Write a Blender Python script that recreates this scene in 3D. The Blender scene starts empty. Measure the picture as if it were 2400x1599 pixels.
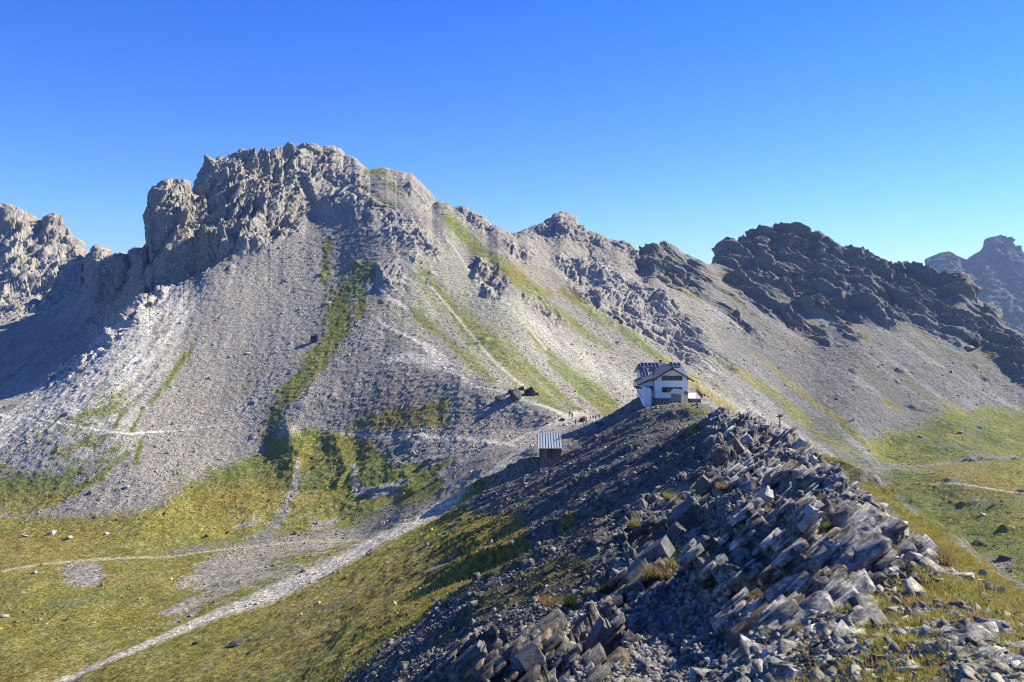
import bpy, math, random, time
import numpy as np
from mathutils import Vector, Matrix
T0 = time.time()
F, V0, UC = 1884.0, 640.0, 1200.0      # focal length in photo pixels, horizon row, centre column
random.seed(4); RNG = np.random.default_rng(7)
scene = bpy.context.scene
COL = scene.collection

# ------------------------------------------------------------------ noise (numpy)
def hash3(ix, iy, iz, seed):
    h = (ix.astype(np.uint32)*np.uint32(374761393) + iy.astype(np.uint32)*np.uint32(668265263)
         + iz.astype(np.uint32)*np.uint32(2147483647) + np.uint32(seed*974634777 & 0xffffffff))
    h = (h ^ (h >> np.uint32(13)))*np.uint32(1274126177)
    h = (h ^ (h >> np.uint32(16)))*np.uint32(2246822519)
    return ((h ^ (h >> np.uint32(15))) & np.uint32(0xffffff)).astype(np.float32)/np.float32(0xffffff)
def vnoise(x, y, z, seed=0):
    """smooth value noise in -1..1"""
    x0 = np.floor(x); y0 = np.floor(y); z0 = np.floor(z)
    fx = (x-x0).astype(np.float32); fy = (y-y0).astype(np.float32); fz = (z-z0).astype(np.float32)
    fx = fx*fx*(3-2*fx); fy = fy*fy*(3-2*fy); fz = fz*fz*(3-2*fz)
    ix = x0.astype(np.int64); iy = y0.astype(np.int64); iz = z0.astype(np.int64)
    r = 0
    for dz in (0, 1):
        wz = fz if dz else 1-fz
        for dy in (0, 1):
            wy = fy if dy else 1-fy
            a = hash3(ix, iy+dy, iz+dz, seed); b = hash3(ix+1, iy+dy, iz+dz, seed)
            r = r + wz*wy*(a+(b-a)*fx)
    return r*2-1
def fbm(x, y, z, octs=4, seed=0, gain=0.5, lac=2.07):
    s = 0; a = 1.0; f = 1.0; n = 0
    for o in range(octs):
        s = s + a*vnoise(x*f+o*17.3, y*f-o*9.1, z*f+o*5.7, seed+o); n += a; a *= gain; f *= lac
    return s/n
def ridged(x, y, z, octs=4, seed=0, gain=0.55, lac=2.1):
    s = 0; a = 1.0; f = 1.0; n = 0; w = 1.0
    for o in range(octs):
        r = (1-np.abs(vnoise(x*f+o*3.3, y*f+o*7.1, z*f-o*4.7, seed+o)))**2
        s = s + a*r*w; w = np.clip(r*1.6, 0, 1); n += a; a *= gain; f *= lac
    return s/n
def worley(x, y, z, seed=0):
    """F1, F2-F1 and a random value of the nearest cell"""
    ix = np.floor(x).astype(np.int64); iy = np.floor(y).astype(np.int64); iz = np.floor(z).astype(np.int64)
    f1 = np.full(x.shape, 9.0, np.float32); f2 = f1.copy(); cid = np.zeros(x.shape, np.float32)
    for dx in (-1, 0, 1):
        for dy in (-1, 0, 1):
            for dz in (-1, 0, 1):
                cx, cy, cz = ix+dx, iy+dy, iz+dz
                h = hash3(cx, cy, cz, seed)
                px = cx+h; py = cy+hash3(cx, cy, cz, seed+1); pz = cz+hash3(cx, cy, cz, seed+2)
                dd = np.sqrt((px-x)**2+(py-y)**2+(pz-z)**2).astype(np.float32)
                m = dd < f1
                f2 = np.where(m, f1, np.minimum(f2, dd)); cid = np.where(m, hash3(cx, cy, cz, seed+5), cid)
                f1 = np.where(m, dd, f1)
    return f1, f2-f1, cid
def facets(x, y, z, seed=0, tilt=1.0):
    """angular blocks: every cell is a plane with its own height and tilt (roughly -1..1), plus the gap width"""
    ix = np.floor(x).astype(np.int32); iy = np.floor(y).astype(np.int32); iz = np.floor(z).astype(np.int32)
    f1 = np.full(x.shape, 9.0, np.float32); f2 = f1.copy(); hgt = np.zeros(x.shape, np.float32)
    for dx in (-1, 0, 1):
        for dy in (-1, 0, 1):
            for dz in (-1, 0, 1):
                cx, cy, cz = ix+dx, iy+dy, iz+dz
                h = hash3(cx, cy, cz, seed); h2 = (h*977.13) % 1; h3 = (h*7351.7) % 1; h4 = (h*113.9) % 1
                ox = (cx+h-x).astype(np.float32); oy = (cy+h2-y).astype(np.float32); oz = (cz+h3-z).astype(np.float32)
                dd = ox*ox+oy*oy+oz*oz; m = dd < f1
                f2 = np.where(m, f1, np.minimum(f2, dd)); f1 = np.where(m, dd, f1)
                hgt = np.where(m, (h4-.5)*1.2+tilt*(ox*(h-.5)+oy*(h2-.5)+oz*(h3-.5))*1.6, hgt)
    return hgt, np.sqrt(f2)-np.sqrt(f1)
def sstep(a, b, x):
    t = np.clip((x-a)/(b-a), 0, 1); return t*t*(3-2*t)

# ------------------------------------------------------------------ terrain control
SKY = [(-500,500,820),(-250,455,800),(-100,470,790),(0,478,770),(20,476,770),(44,487,770),(70,502,772),(99,517,772),(103,507,762),(112,500,760),(129,499,760),(146,507,758),
 (156,531,755),(177,551,750),(197,589,740),(214,585,715),(226,568,705),(245,585,700),(260,596,690),(279,588,640),(311,593,630),(321,568,620),(340,570,605),
 (347,563,590),(349,548,560),(351,504,525),(352,466,520),(367,449,520),(370,436,522),(388,422,525),(428,419,530),(469,426,540),(473,409,565),(477,395,570),(490,378,580),
 (510,370,585),(544,361,590),(568,349,600),(622,351,615),(639,348,620),(666,344,628),(677,337,630),(731,337,640),(758,344,640),(779,341,640),(800,351,638),
 (804,358,635),(831,368,630),(852,388,625),(865,397,615),(906,392,610),(923,399,605),(964,405,590),(977,419,585),(998,439,572),(1013,460,565),(1042,473,555),
 (1066,485,550),(1086,482,548),(1113,495,543),(1130,504,540),(1144,521,535),(1178,535,528),(1198,546,522),(1212,545,540),(1246,531,560),(1297,507,580),(1317,492,590),
 (1331,497,590),(1360,521,585),(1367,535,580),(1399,545,575),(1428,559,570),(1444,566,566),(1450,560,566),(1478,575,562),(1510,586,560),(1520,569,560),(1545,567,562),(1576,571,565),
 (1600,592,570),(1620,602,575),(1664,615,590),(1670,596,620),(1682,568,630),(1702,556,640),(1729,555,645),(1773,543,650),(1780,529,650),(1821,528,650),(1852,520,650),(1889,526,648),
 (1899,539,645),(1920,539,640),(1940,555,640),(1967,572,638),(1977,579,635),(2001,575,635),(2025,582,630),(2059,602,625),(2083,613,620),(2144,614,615),
 (2178,626,608),(2222,640,600),(2266,670,590),(2297,711,580),(2331,725,570),(2348,762,560),(2399,786,550),(2600,850,540),(2950,930,540)]
CRE = [(1490,935,222),(1540,947,214),(1600,948,210),(1650,955,205),(1680,970,190),(1690,966,114),(1710,962,110),(1740,975,112),(1790,985,118),(1830,1003,122),(1867,1020,100),
 (1921,1065,85),(1979,1087,75),(2028,1114,66),(2135,1207,50),(2193,1221,44),(2264,1279,36),(2313,1323,32),(2400,1372,26),(2600,1500,18),(2950,1750,11)]
LINES = [
 [(385,655,480),(440,630,482),(500,600,488),(560,578,492),(620,560,494),(690,520,512),(730,490,535)],      # foot of the big crag
 [(380,500,508),(450,500,512),(520,480,520),(600,460,535),(660,470,538)],                                    # face of the big crag
 [(370,440,518),(430,440,520),(480,455,525)],
 [(500,650,462),(560,650,464),(640,650,466),(720,640,468),(800,620,470)],
 [(-500,1010,350),(-200,1005,352),(0,960,362),(100,920,375),(200,850,395),(300,740,432),(370,665,470)],       # white rib
 [(-500,985,420),(-200,970,430),(0,935,430),(100,895,440),(200,835,462),(280,770,490)],                        # behind it, in shade
 [(-300,900,480),(0,870,480),(100,840,490),(180,790,515),(240,745,535),(300,700,545)],
 [(-300,760,600),(0,745,610),(90,730,620),(150,700,640),(200,665,660)],
 [(230,740,545),(240,650,575),(280,610,620)],[(330,680,530),(335,620,560)],
 [(-300,640,680),(0,620,690),(80,600,700),(150,600,720)],
 [(900,640,440),(930,730,398),(1000,840,335),(1080,880,300),(1200,925,270),(1290,970,248)],                    # spur
 [(780,800,384),(740,900,342),(680,1000,304)],
 [(440,700,448),(420,800,408),(400,900,366),(370,1000,326),(330,1100,290),(280,1180,268)],
 [(600,700,446),(590,800,405),(560,900,365),(520,1000,327),(480,1100,292),(420,1170,268)],
 [(450,1180,266),(560,1090,294),(640,1050,304),(760,1005,306),(860,985,297),(1000,985,276),(1150,1000,255),(1240,1010,244)],  # rim of green mound
 [(330,1260,238),(430,1250,236),(600,1230,238),(800,1200,236),(950,1150,232),(1060,1100,228),(1150,1060,225)],
 [(0,1340,213),(200,1315,219),(400,1300,220),(600,1285,216),(740,1268,214),(850,1262,210)],                 # footpath
 [(-500,1210,288),(0,1205,275),(150,1200,268),(330,1215,252)],
 [(-500,1110,318),(0,1100,310),(150,1060,308),(270,1010,318)],
 [(100,1599,128),(250,1530,140),(400,1470,152),(550,1410,162),(700,1350,172),(850,1285,182),(1000,1215,190),(1100,1150,196),(1200,1090,200),(1260,1050,205)],   # gravel track
 [(-500,1599,150),(-500,1450,195),(-500,1320,240)],[(-500,1800,120),(0,1800,105),(300,1760,90)],[(0,1599,133),(0,1500,158),(0,1420,185)],
 [(300,1599,112),(600,1540,112),(800,1450,115),(1000,1350,115),(1130,1270,118),(1250,1190,128),(1350,1120,145)],
 [(500,1680,78),(700,1599,80),(900,1480,80),(1100,1370,82),(1250,1280,84),(1400,1190,90),(1500,1110,98),(1560,1060,110)],
 [(800,1599,62),(950,1500,58),(1100,1430,56),(1250,1370,56),(1400,1290,58),(1500,1220,64)],
 [(950,1599,44),(1080,1530,38),(1200,1480,36),(1340,1420,38),(1480,1330,40)],
 [(1290,1090,190),(1340,1060,195),(1400,1030,200),(1460,990,208)],[(1260,1075,194),(1330,1075,188)],
 [(1300,1000,240),(1350,992,240),(1410,985,236),(1450,961,228),(1470,948,224)],
 [(1500,1010,170),(1560,990,178),(1600,985,180),(1640,975,180)],
 [(1500,1050,122),(1560,1030,128),(1600,1010,140),(1650,1005,118)],
 [(1100,720,405),(1100,600,475),(1100,540,515)],[(1100,800,355),(1200,860,320),(1300,930,285),(1380,965,270)],
 [(1200,600,475),(1200,700,408),(1200,800,352)],[(1300,600,505),(1300,700,440),(1300,800,372),(1310,880,325)],
 [(1400,600,525),(1400,700,450),(1400,800,392),(1400,900,338)],[(1500,650,505),(1500,750,430),(1500,850,380),(1480,920,330)],
 [(1600,650,515),(1600,750,450),(1600,850,400),(1600,930,360)],[(1700,650,548),(1700,750,475),(1700,850,425),(1700,940,385)],
 [(1800,600,595),(1800,700,525),(1800,800,478),(1800,900,435),(1800,980,400)],[(1900,600,600),(1900,700,535),(1900,800,490),(1900,900,452),(1900,1000,412),(1900,1050,392)],
 [(2000,640,590),(2000,740,515),(2000,850,470),(2000,950,430),(2000,1060,385)],[(2100,660,580),(2100,750,520),(2100,850,480),(2100,950,440),(2100,1040,400)],
 [(2200,690,570),(2200,800,510),(2200,900,468),(2200,1000,425)],[(2300,760,545),(2300,850,500),(2300,950,455),(2300,1010,425)],
 [(2400,850,510),(2400,930,470),(2400,1000,432)],[(2900,1000,480),(2900,1100,410),(2900,1250,330),(2900,1400,250)],
 [(2050,1090,365),(2150,1075,370),(2250,1070,372),(2400,1055,385),(2600,1060,400)],
 [(2090,1140,335),(2200,1150,325),(2300,1150,318),(2400,1155,305)],[(2190,1215,300),(2300,1210,285),(2400,1220,268)],
 [(2260,1275,262),(2330,1290,245),(2400,1290,235)],[(2320,1350,212),(2400,1370,195),(2600,1450,170)],
 # hidden ground behind the near ridge
 [(1500,985,245),(1540,990,250),(1600,1000,245),(1650,1010,240)],[(1520,945,300),(1580,955,300),(1650,985,310)],
 [(1720,1070,135),(1760,1110,138),(1830,1130,150),(1870,1200,130)],[(1740,1015,320),(1800,1050,330),(1867,1090,340)],
 [(1930,1260,110),(1990,1300,98),(2050,1330,86),(2150,1400,66),(2210,1440,58),(2280,1500,50),(2330,1540,44),(2420,1600,37),(2620,1750,26)],
 [(1960,1170,290),(2050,1220,250),(2150,1320,180),(2250,1420,130),(2350,1480,110),(2500,1550,90)],
 # near ground
 [(1200,1599,24),(1300,1599,22.5),(1400,1599,21),(1500,1599,20.5),(1600,1599,20)],[(1200,1540,29),(1300,1500,31),(1400,1450,32),(1500,1400,31),(1580,1370,31.5)],
 [(1380,1540,23),(1500,1500,25.5),(1620,1450,26)],
 [(1500,1300,45),(1600,1290,42),(1700,1300,33)],[(1600,1150,66),(1600,1200,54)],[(1700,1050,84),(1700,1120,62),(1700,1200,46)],
 [(1790,1060,82),(1800,1110,64),(1800,1180,42)],[(1880,1100,72),(1890,1150,46),(1890,1190,31.5)],[(1990,1150,52),(2000,1200,35),(2010,1240,27.5)],
 [(2100,1250,38),(2100,1300,27)],[(2200,1265,36),(2200,1320,26)],[(2300,1350,25),(2300,1400,20)],
 # outcrop: foot, face and lip
 [(1600,1520,23),(1700,1500,23.6),(1790,1450,24.2),(1870,1400,24.4),(1940,1350,24.4),(2010,1325,24)],
 [(1700,1400,25.5),(1770,1340,25.0),(1850,1290,24.6),(1930,1275,24.3)],
 [(1740,1290,27.4),(1800,1235,25.6),(1870,1205,25.0),(1940,1205,24.4),(1990,1245,23.6),(2050,1285,23.2),(2110,1315,23)],
 # grassy shelf at the lower right
 [(1700,1640,12.3),(1760,1599,12.9),(1830,1545,14),(1900,1480,15.4),(1960,1425,16.6),(2040,1390,18)],
 [(2000,1599,11.2),(2000,1500,13.4),(2100,1450,14.8),(2150,1400,17)],[(2200,1599,10),(2200,1500,12.4),(2230,1420,15.4),(2260,1370,19)],
 [(2400,1599,9.2),(2400,1500,11.8),(2400,1430,15)],[(2700,1700,7),(2700,1600,9)],
 [(1600,1800,11),(1800,1800,9.6),(2100,1850,7.6),(2400,1850,6.6),(2800,1900,5.5)],[(600,1850,52),(900,1800,33),(1100,1800,21),(1300,1800,15)],
 [(-500,2200,80),(300,2200,62),(900,2200,22),(1400,2200,8),(2000,2300,5),(2800,2300,4)]]
def sample(line, step):
    out = [line[0]]
    for a, b in zip(line[:-1], line[1:]):
        L = math.hypot(b[0]-a[0], b[1]-a[1]); n = max(1, int(round(L/step)))
        for k in range(1, n+1):
            t = k/n
            out.append((a[0]+(b[0]-a[0])*t, a[1]+(b[1]-a[1])*t, math.exp(math.log(a[2])+(math.log(b[2])-math.log(a[2]))*t)))
    return out
pts = []
for l in LINES: pts += sample(l, 60)
sk = sample(SKY, 25); pts += sk
pts += [(u, v+70+0.0*u, d*1.045) for u, v, d in sk[::2]] + [(u, max(v+330, 900), d*1.3) for u, v, d in sk[::3]]
cr = sample(CRE, 30); pts += cr
P = np.array(pts)
KD = 3.4
def dom(u, d): return np.stack([u/300.0, np.log(d)*KD], -1)
A = dom(P[:, 0], P[:, 2])
# drop near-duplicates
keep = []
for i in range(len(A)):
    if all((A[i, 0]-A[j, 0])**2+(A[i, 1]-A[j, 1])**2 > 0.03**2 for j in keep): keep.append(i)
A = A[keep]; Vv = P[keep, 1]
n = len(A)
R = np.sqrt(((A[:, None]-A[None])**2).sum(-1))
M = np.zeros((n+3, n+3)); M[:n, :n] = R + np.eye(n)*-0.004; M[:n, n] = 1; M[:n, n+1:] = A; M[n:, :n] = M[:n, n:].T
W = np.linalg.solve(M, np.concatenate([Vv, [0, 0, 0]]))
def rbf(u, d):
    q = dom(u, d); sh = u.shape; q = q.reshape(-1, 2); o = np.empty(len(q))
    for i in range(0, len(q), 20000):
        c = q[i:i+20000]
        o[i:i+20000] = np.sqrt((c[:, :1]-A[:, 0][None])**2+(c[:, 1:]-A[:, 1][None])**2)@W[:n]+W[n]+c@W[n+1:]
    return o.reshape(sh)

QUAL = 1.0
def rows(segs):
    out = []
    for a, b, dens in segs:
        m = int(abs(math.log(b/a))*dens*QUAL); out += list(np.exp(np.linspace(math.log(a), math.log(b), m, endpoint=False)))
    return np.array(out+[segs[-1][1]])
US = np.arange(-420, 2790, 2.05/QUAL)
DS = rows([(4.5, 11, 120), (11, 30, 330), (30, 120, 260), (120, 250, 420), (250, 460, 680), (460, 650, 1150), (650, 800, 420), (800, 980, 60)])
NU, ND = len(US), len(DS)
# coarse evaluation, then bilinear refinement
cu = np.linspace(US[0], US[-1], 460); cl = np.linspace(math.log(DS[0]), math.log(DS[-1]), 420)
CU, CL = np.meshgrid(cu, cl, indexing='ij')
CV = rbf(CU, np.exp(CL))
def bilin(G, gu, gl, u, l):
    fu = np.clip((u-gu[0])/(gu[1]-gu[0]), 0, len(gu)-1.001); fl = np.clip((l-gl[0])/(gl[1]-gl[0]), 0, len(gl)-1.001)
    i = fu.astype(int); j = fl.astype(int); a = fu-i; b = fl-j
    return (G[i, j]*(1-a)*(1-b)+G[i+1, j]*a*(1-b)+G[i, j+1]*(1-a)*b+G[i+1, j+1]*a*b)
for _ in range(2):      # soften the kinks of the radial basis
    CV[1:-1, 1:-1] = (CV[1:-1, 1:-1]*2+CV[:-2, 1:-1]+CV[2:, 1:-1]+CV[1:-1, :-2]+CV[1:-1, 2:])/6
UU, DD = np.meshgrid(US, DS, indexing='ij')
LL = np.log(DD)
VV = bilin(CV, cu, cl, UU, LL)
# fit skyline and near crest to the surveyed lines, column by column
def fit(VV, line, lo, hi, wid, umin, umax):
    S = np.array(line); des = np.interp(US, S[:, 0], S[:, 1]); dd = np.interp(US, S[:, 0], S[:, 2])
    m = (DD > dd[:, None]*lo) & (DD < dd[:, None]*hi)
    T = np.where(m, VV, 1e9); j = T.argmin(1); vmin = T[np.arange(NU), j]; lc = np.log(DS[j])
    de = des-vmin; de = np.where((US >= umin) & (US <= umax), de, 0)
    k = np.hanning(23); k /= k.sum(); far_ = US > 1240
    de = np.where(far_, np.convolve(np.pad(de, 11, mode='edge'), k, 'valid')[:NU], de); lc = np.where(far_, np.convolve(np.pad(lc, 11, mode='edge'), k, 'valid')[:NU], lc)
    w = np.exp(-((LL-lc[:, None])/wid)**2)
    return VV+de[:, None]*w
for _ in range(2): VV = fit(VV, SKY, 0.7, 1.35, 0.10, -9999, 9999)
for _ in range(2): VV = fit(VV, CRE, 0.8, 1.25, 0.10, 1690, 9999)
for _ in range(1): VV = fit(VV, CRE, 0.9, 1.1, 0.04, 1490, 1688)
X = (UU-UC)/F*DD; Y = DD.copy(); Z = (V0-VV)/F*DD
print('terrain base', NU, ND, NU*ND, round(time.time()-T0, 1))

# ------------------------------------------------------------------ masks painted on the ground: strokes and areas
def poly_mask(pts, soft=14):
    """soft inside mask of a polygon given by survey points"""
    p = np.array(pts, float); u0, v0 = p.min(0)-soft; u1, v1 = p.max(0)+soft
    m = np.zeros(UU.shape, np.float32)
    sel = (UU > u0) & (UU < u1) & (VV > v0) & (VV < v1)
    x = UU[sel]; y = VV[sel]; ins = np.zeros(x.shape, bool); dist = np.full(x.shape, 1e9)
    for i in range(len(p)):
        x1, y1 = p[i]; x2, y2 = p[(i+1) % len(p)]
        c = ((y1 > y) != (y2 > y)) & (x < (x2-x1)*(y-y1)/(y2-y1+1e-12)+x1); ins ^= c
        t = np.clip(((x-x1)*(x2-x1)+(y-y1)*(y2-y1))/((x2-x1)**2+(y2-y1)**2+1e-9), 0, 1)
        dist = np.minimum(dist, np.hypot(x-x1-t*(x2-x1), y-y1-t*(y2-y1)))
    sd = np.where(ins, dist, -dist); m[sel] = np.clip(0.5+sd/(2*soft), 0, 1); return m
def stroke(pts):
    """(u, v, halfwidth) polyline -> 1 on the line falling to 0 at the half width"""
    m = np.zeros(UU.shape, np.float32); p = np.array(pts, float)
    W_ = p[:, 2].max()*1.3
    sel = (UU > p[:, 0].min()-W_) & (UU < p[:, 0].max()+W_) & (VV > p[:, 1].min()-W_) & (VV < p[:, 1].max()+W_)
    x = UU[sel]; y = VV[sel]; r = np.zeros(x.shape)
    for (x1, y1, w1), (x2, y2, w2) in zip(p[:-1], p[1:]):
        t = np.clip(((x-x1)*(x2-x1)+(y-y1)*(y2-y1))/((x2-x1)**2+(y2-y1)**2+1e-9), 0, 1)
        r = np.maximum(r, 1.15-np.hypot(x-x1-t*(x2-x1), y-y1-t*(y2-y1))/(w1+(w2-w1)*t))
    m[sel] = np.clip(r, 0, 1); return m
far = (DD > 225); near = DD < 230
behind = np.zeros(UU.shape, bool)
# roughness: where solid rock stands out of the scree
rock = np.zeros(UU.shape, np.float32)
for pl in [
 [(-420,420),(0,460),(100,480),(200,560),(270,590),(230,640),(180,690),(100,740),(0,750),(-420,760)],
 [(210,560),(350,540),(380,640),(300,745),(220,770),(215,700),(190,640)],
 [(340,400),(480,360),(600,330),(760,320),(860,380),(700,400),(720,470),(700,530),(610,575),(560,590),(440,640),(380,680),(345,640)],
 [(640,330),(800,330),(850,385),(880,470),(830,500),(740,480),(690,400)],
 [(850,440),(900,470),(980,520),(1020,570),(1030,600),(980,625),(920,580),(870,520)],
 [(900,395),(1000,420),(1040,470),(980,470),(920,430)],
 [(890,625),(930,600),(965,660),(940,690),(895,680)],
 [(1115,600),(1160,620),(1180,680),(1150,700),(1115,650)],
 [(1220,690),(1270,700),(1320,760),(1290,760)],[(1060,475),(1100,480),(1160,520),(1140,540),(1080,505)],
 [(1200,545),(1300,490),(1370,510),(1420,560),(1420,590),(1350,560),(1260,545)],
 [(1170,555),(1230,570),(1250,600),(1200,600)],
 [(1300,600),(1380,590),(1460,640),(1560,700),(1640,780),(1720,860),(1690,890),(1600,850),(1500,780),(1440,760),(1380,710),(1330,650)],
 [(1430,560),(1560,560),(1650,620),(1720,700),(1820,800),(1790,800),(1700,740),(1600,680),(1500,620)],
 [(1640,520),(1900,500),(2100,600),(2220,620),(2400,770),(2340,790),(2250,740),(2160,740),(2100,760),(2030,750),(1950,740),(2010,790),(1930,770),(1930,810),(1850,760),(1780,720),(1700,650)],
 [(2020,580),(2220,620),(2430,780),(2400,900),(2290,800),(2150,760),(2060,700)]]:
    rock = np.maximum(rock, poly_mask(pl, 16))
rock *= far
_t = (X*.8-Z*.6).astype(np.float32); _s = (X*.6+Z*.8).astype(np.float32)
rock *= 1-(UU > 1440)*(VV > 650)*sstep(.02, .22, fbm(_s/13, Y.astype(np.float32)/60, _t/75, 3, 191))*sstep(640, 720, VV)
ribm = poly_mask([(400,640),(300,720),(200,830),(60,915),(0,945),(-420,980),(-420,1060),(0,1060),(150,1040),(290,1010),(350,920),(420,800),(450,740),(470,680)], 26)*far
ribtop = stroke([(400,655,16),(330,720,26),(290,755,24),(210,835,20),(120,895,16)])*far
nearrock = np.zeros(UU.shape, np.float32)
for pl in [[(1660,960),(1760,960),(1850,1010),(1925,1080),(1990,1130),(2120,1260),(2200,1370),(2080,1370),(1990,1400),(1860,1500),(1700,1640),(1000,1640),(1100,1520),(1280,1450),(1440,1330),(1420,1200),(1520,1160),(1650,1040)]]:
    nearrock = np.maximum(nearrock, poly_mask(pl, 22))
nearrock *= (DD < 140)
patch = lo0 = None
_pn = fbm(X.astype(np.float32)/7, Y.astype(np.float32)/7, Z.astype(np.float32)/7, 3, 181)
corem = np.maximum.reduce([poly_mask(pl, 16) for pl in [
 [(1670,960),(1760,965),(1870,1030),(1950,1110),(1900,1180),(1760,1180),(1650,1080)],
 [(1700,1400),(1640,1330),(1760,1220),(1860,1160),(1960,1170),(2110,1260),(2190,1320),(2180,1370),(2060,1380),(1960,1440),(1850,1500),(1720,1530)],
 [(1560,1180),(1600,1150),(1700,1160),(1720,1220),(1620,1330),(1530,1420),(1440,1390),(1440,1330)],
 [(1010,1640),(1040,1560),(1130,1490),(1260,1480),(1330,1560),(1300,1640)],
 [(1340,1480),(1400,1440),(1450,1440),(1460,1500),(1400,1560),(1350,1540)]]])*(DD < 140)
nearrock = nearrock*np.clip(.2+sstep(.05, .3, _pn)*.75, 0, 1)*(1-.8*poly_mask([(1300,1450),(1480,1340),(1560,1380),(1720,1400),(1780,1500),(1700,1660),(1330,1660)], 20))
nearrock = np.maximum(nearrock, corem)*(1-stroke([(1921,1065,14),(1979,1087,16),(2028,1114,18),(2135,1207,26),(2193,1221,30),(2264,1279,30)])*(DD < 140)*.9)

# ------------------------------------------------------------------ relief
WX, WY, WZ = X.astype(np.float32), Y.astype(np.float32), Z.astype(np.float32)
dispn = np.zeros(UU.shape, np.float32)
def add_rel(mask, fn, thr=0.02):
    s = mask > thr
    dispn[s] += (fn(WX[s], WY[s], WZ[s])*mask[s]).astype(np.float32)
lft = 1-sstep(1380, 1640, UU); rgt = sstep(1380, 1640, UU)
def saw(s, per, sd, t, y):   # ledges: each bed stands out by its own amount and breaks off sharply
    a = s/per; k = np.floor(a); f = a-k; r = hash3(k.astype(np.int64), np.floor(t/(per*5)+k*.37).astype(np.int64), np.floor(y/(per*6)+k*.71).astype(np.int64), sd)
    return (f-.5)*(.55+r)+(r-.5)*.5
def lime(x, y, z):      # jagged limestone: slanting buttresses and gullies running down to the left
    w = fbm(x/26, y/26, z/26, 3, 31)*8; a = x*.86-z*.50+w; b = x*.50+z*.86
    h1, g1 = facets(a/11, y/15, b/32, 12, 1.4); h2, g2 = facets((a-w*.4)/3.6, y/5, b/9, 19, 1.4); h3, g3 = facets(x/1.5, y/1.8, z/2.2, 23, 1.3)
    return ((ridged(a/34, y/40, b/80, 2, 3)-.42)*13+(ridged(a/13, y/20, b/46, 3, 4)-.4)*8.5+saw(a*.8+y*.5, 7.5, 71, b, y)*3.0+saw(a, 2.6, 72, b, y)*1.1+h1*2.2-np.clip(.12-g1, 0, 1)*14+h2*1.2-np.clip(.1-g2, 0, 1)*8
            +(ridged((a-w*.5)/3.4, y/6, b/12, 3, 8)-.4)*2.6+h3*.7)
def slab(x, y, z):      # beds sloping down to the right: long steps
    w = fbm(x/40, y/40, z/40, 3, 77)*9; t = x*0.80-z*0.60; s = x*0.60+z*0.80+w
    h1, g1 = facets(s/11, y/26, t/46, 52, 1.4); h2, g2 = facets((s-w*.4)/3.8, y/9, t/13, 59, 1.3); h3, g3 = facets(s/1.5, y/2.5, t/3.5, 63, 1.2)
    return ((ridged(s/26, y/60, t/95, 2, 41)-.4)*11+(ridged(s/10, y/30, t/60, 3, 42)-.4)*6.5+saw(s+y*.25, 11, 61, t, y)*5.5+saw(s+y*.25, 3.7, 62, t, y)*1.9+h1*2.6-np.clip(.1-g1, 0, 1)*16+h2*1.3-np.clip(.1-g2, 0, 1)*8
            +(ridged((s-w*.5)/3, y/8, t/16, 3, 43)-.4)*1.4+h3*.6)
amp = 1-.5*np.exp(-((UU-345)/60)**2)-.35*sstep(260, 200, UU)-.45*sstep(620, 760, UU)-.25*np.exp(-((UU-900)/130)**2)
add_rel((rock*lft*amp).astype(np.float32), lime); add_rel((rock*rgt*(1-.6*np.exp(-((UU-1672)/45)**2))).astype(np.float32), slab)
add_rel(np.maximum(ribtop, 0)*1.0, lambda x, y, z: (facets(x/7, y/8, z/9, 5, 1.3)[0]*2.6+facets(x/2.6, y/3, z/3.4, 6, 1.2)[0]*1.0))
add_rel(ribm*0.8, lambda x, y, z: (ridged((x-.35*z)/5, y/9, z/14, 3, 6)-0.4)*.9)
# slopes of scree: gullies along the fall line, lumps and small outcrops
scr = np.clip(1-rock, 0, 1)*sstep(205, 250, DD)
def scree(x, y, z):
    g = fbm(x/9+z/22, y/90, z/60, 3, 91)
    b = np.clip(fbm(x/11, y/11, z/11, 3, 95)-0.42, 0, 1)
    return g*.45+b*4.5+fbm(x/1.7, y/1.7, z/1.7, 3, 97)*0.42
add_rel(scr.astype(np.float32), scree)
gul = sstep(1000, 1300, UU)*scr*sstep(60, 0, -(VV-1400))*(VV < 1000)
add_rel(gul.astype(np.float32), lambda x, y, z: fbm((x*0.72+z*0.62)/7, y/60, (x*0.6-z*.7)/90, 3, 101)*1.5)
hum = poly_mask([(1960,1050),(2100,990),(2250,960),(2420,950),(2800,1000),(2800,1400),(2300,1400),(2150,1280)], 40)*(DD > 150)
add_rel(hum, lambda x, y, z: fbm(x/38, y/38, z*0, 3, 111)*6.5)
mnd = poly_mask([(440,1120),(560,1080),(700,1010),(900,1000),(1050,1080),(1080,1120),(820,1250),(600,1290),(340,1300),(300,1250)], 20)*far
add_rel(mnd, lambda x, y, z: (ridged((x+.3*y)/16, (y)/40, z*0, 3, 13)-0.4)*1.3)
low = (sstep(240, 195, DD)*(1-nearrock)).astype(np.float32)
add_rel(low*sstep(12, 60, DD).astype(np.float32), lambda x, y, z: fbm(x/9, y/14, z/9, 4, 121)*0.9+fbm(x/1.3, y/1.3, z/1.3, 3, 122)*0.22)
rid = low*sstep(900, 1150, UU)*sstep(20, 60, DD)
add_rel(rid.astype(np.float32), lambda x, y, z: (ridged((y+0.15*x)/6.5, (x-z)/45, z*0, 3, 131)-0.45)*3.0)
add_rel(low, lambda x, y, z: fbm(x/0.9, y/0.9, z/0.9, 3, 125)*0.09)
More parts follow.
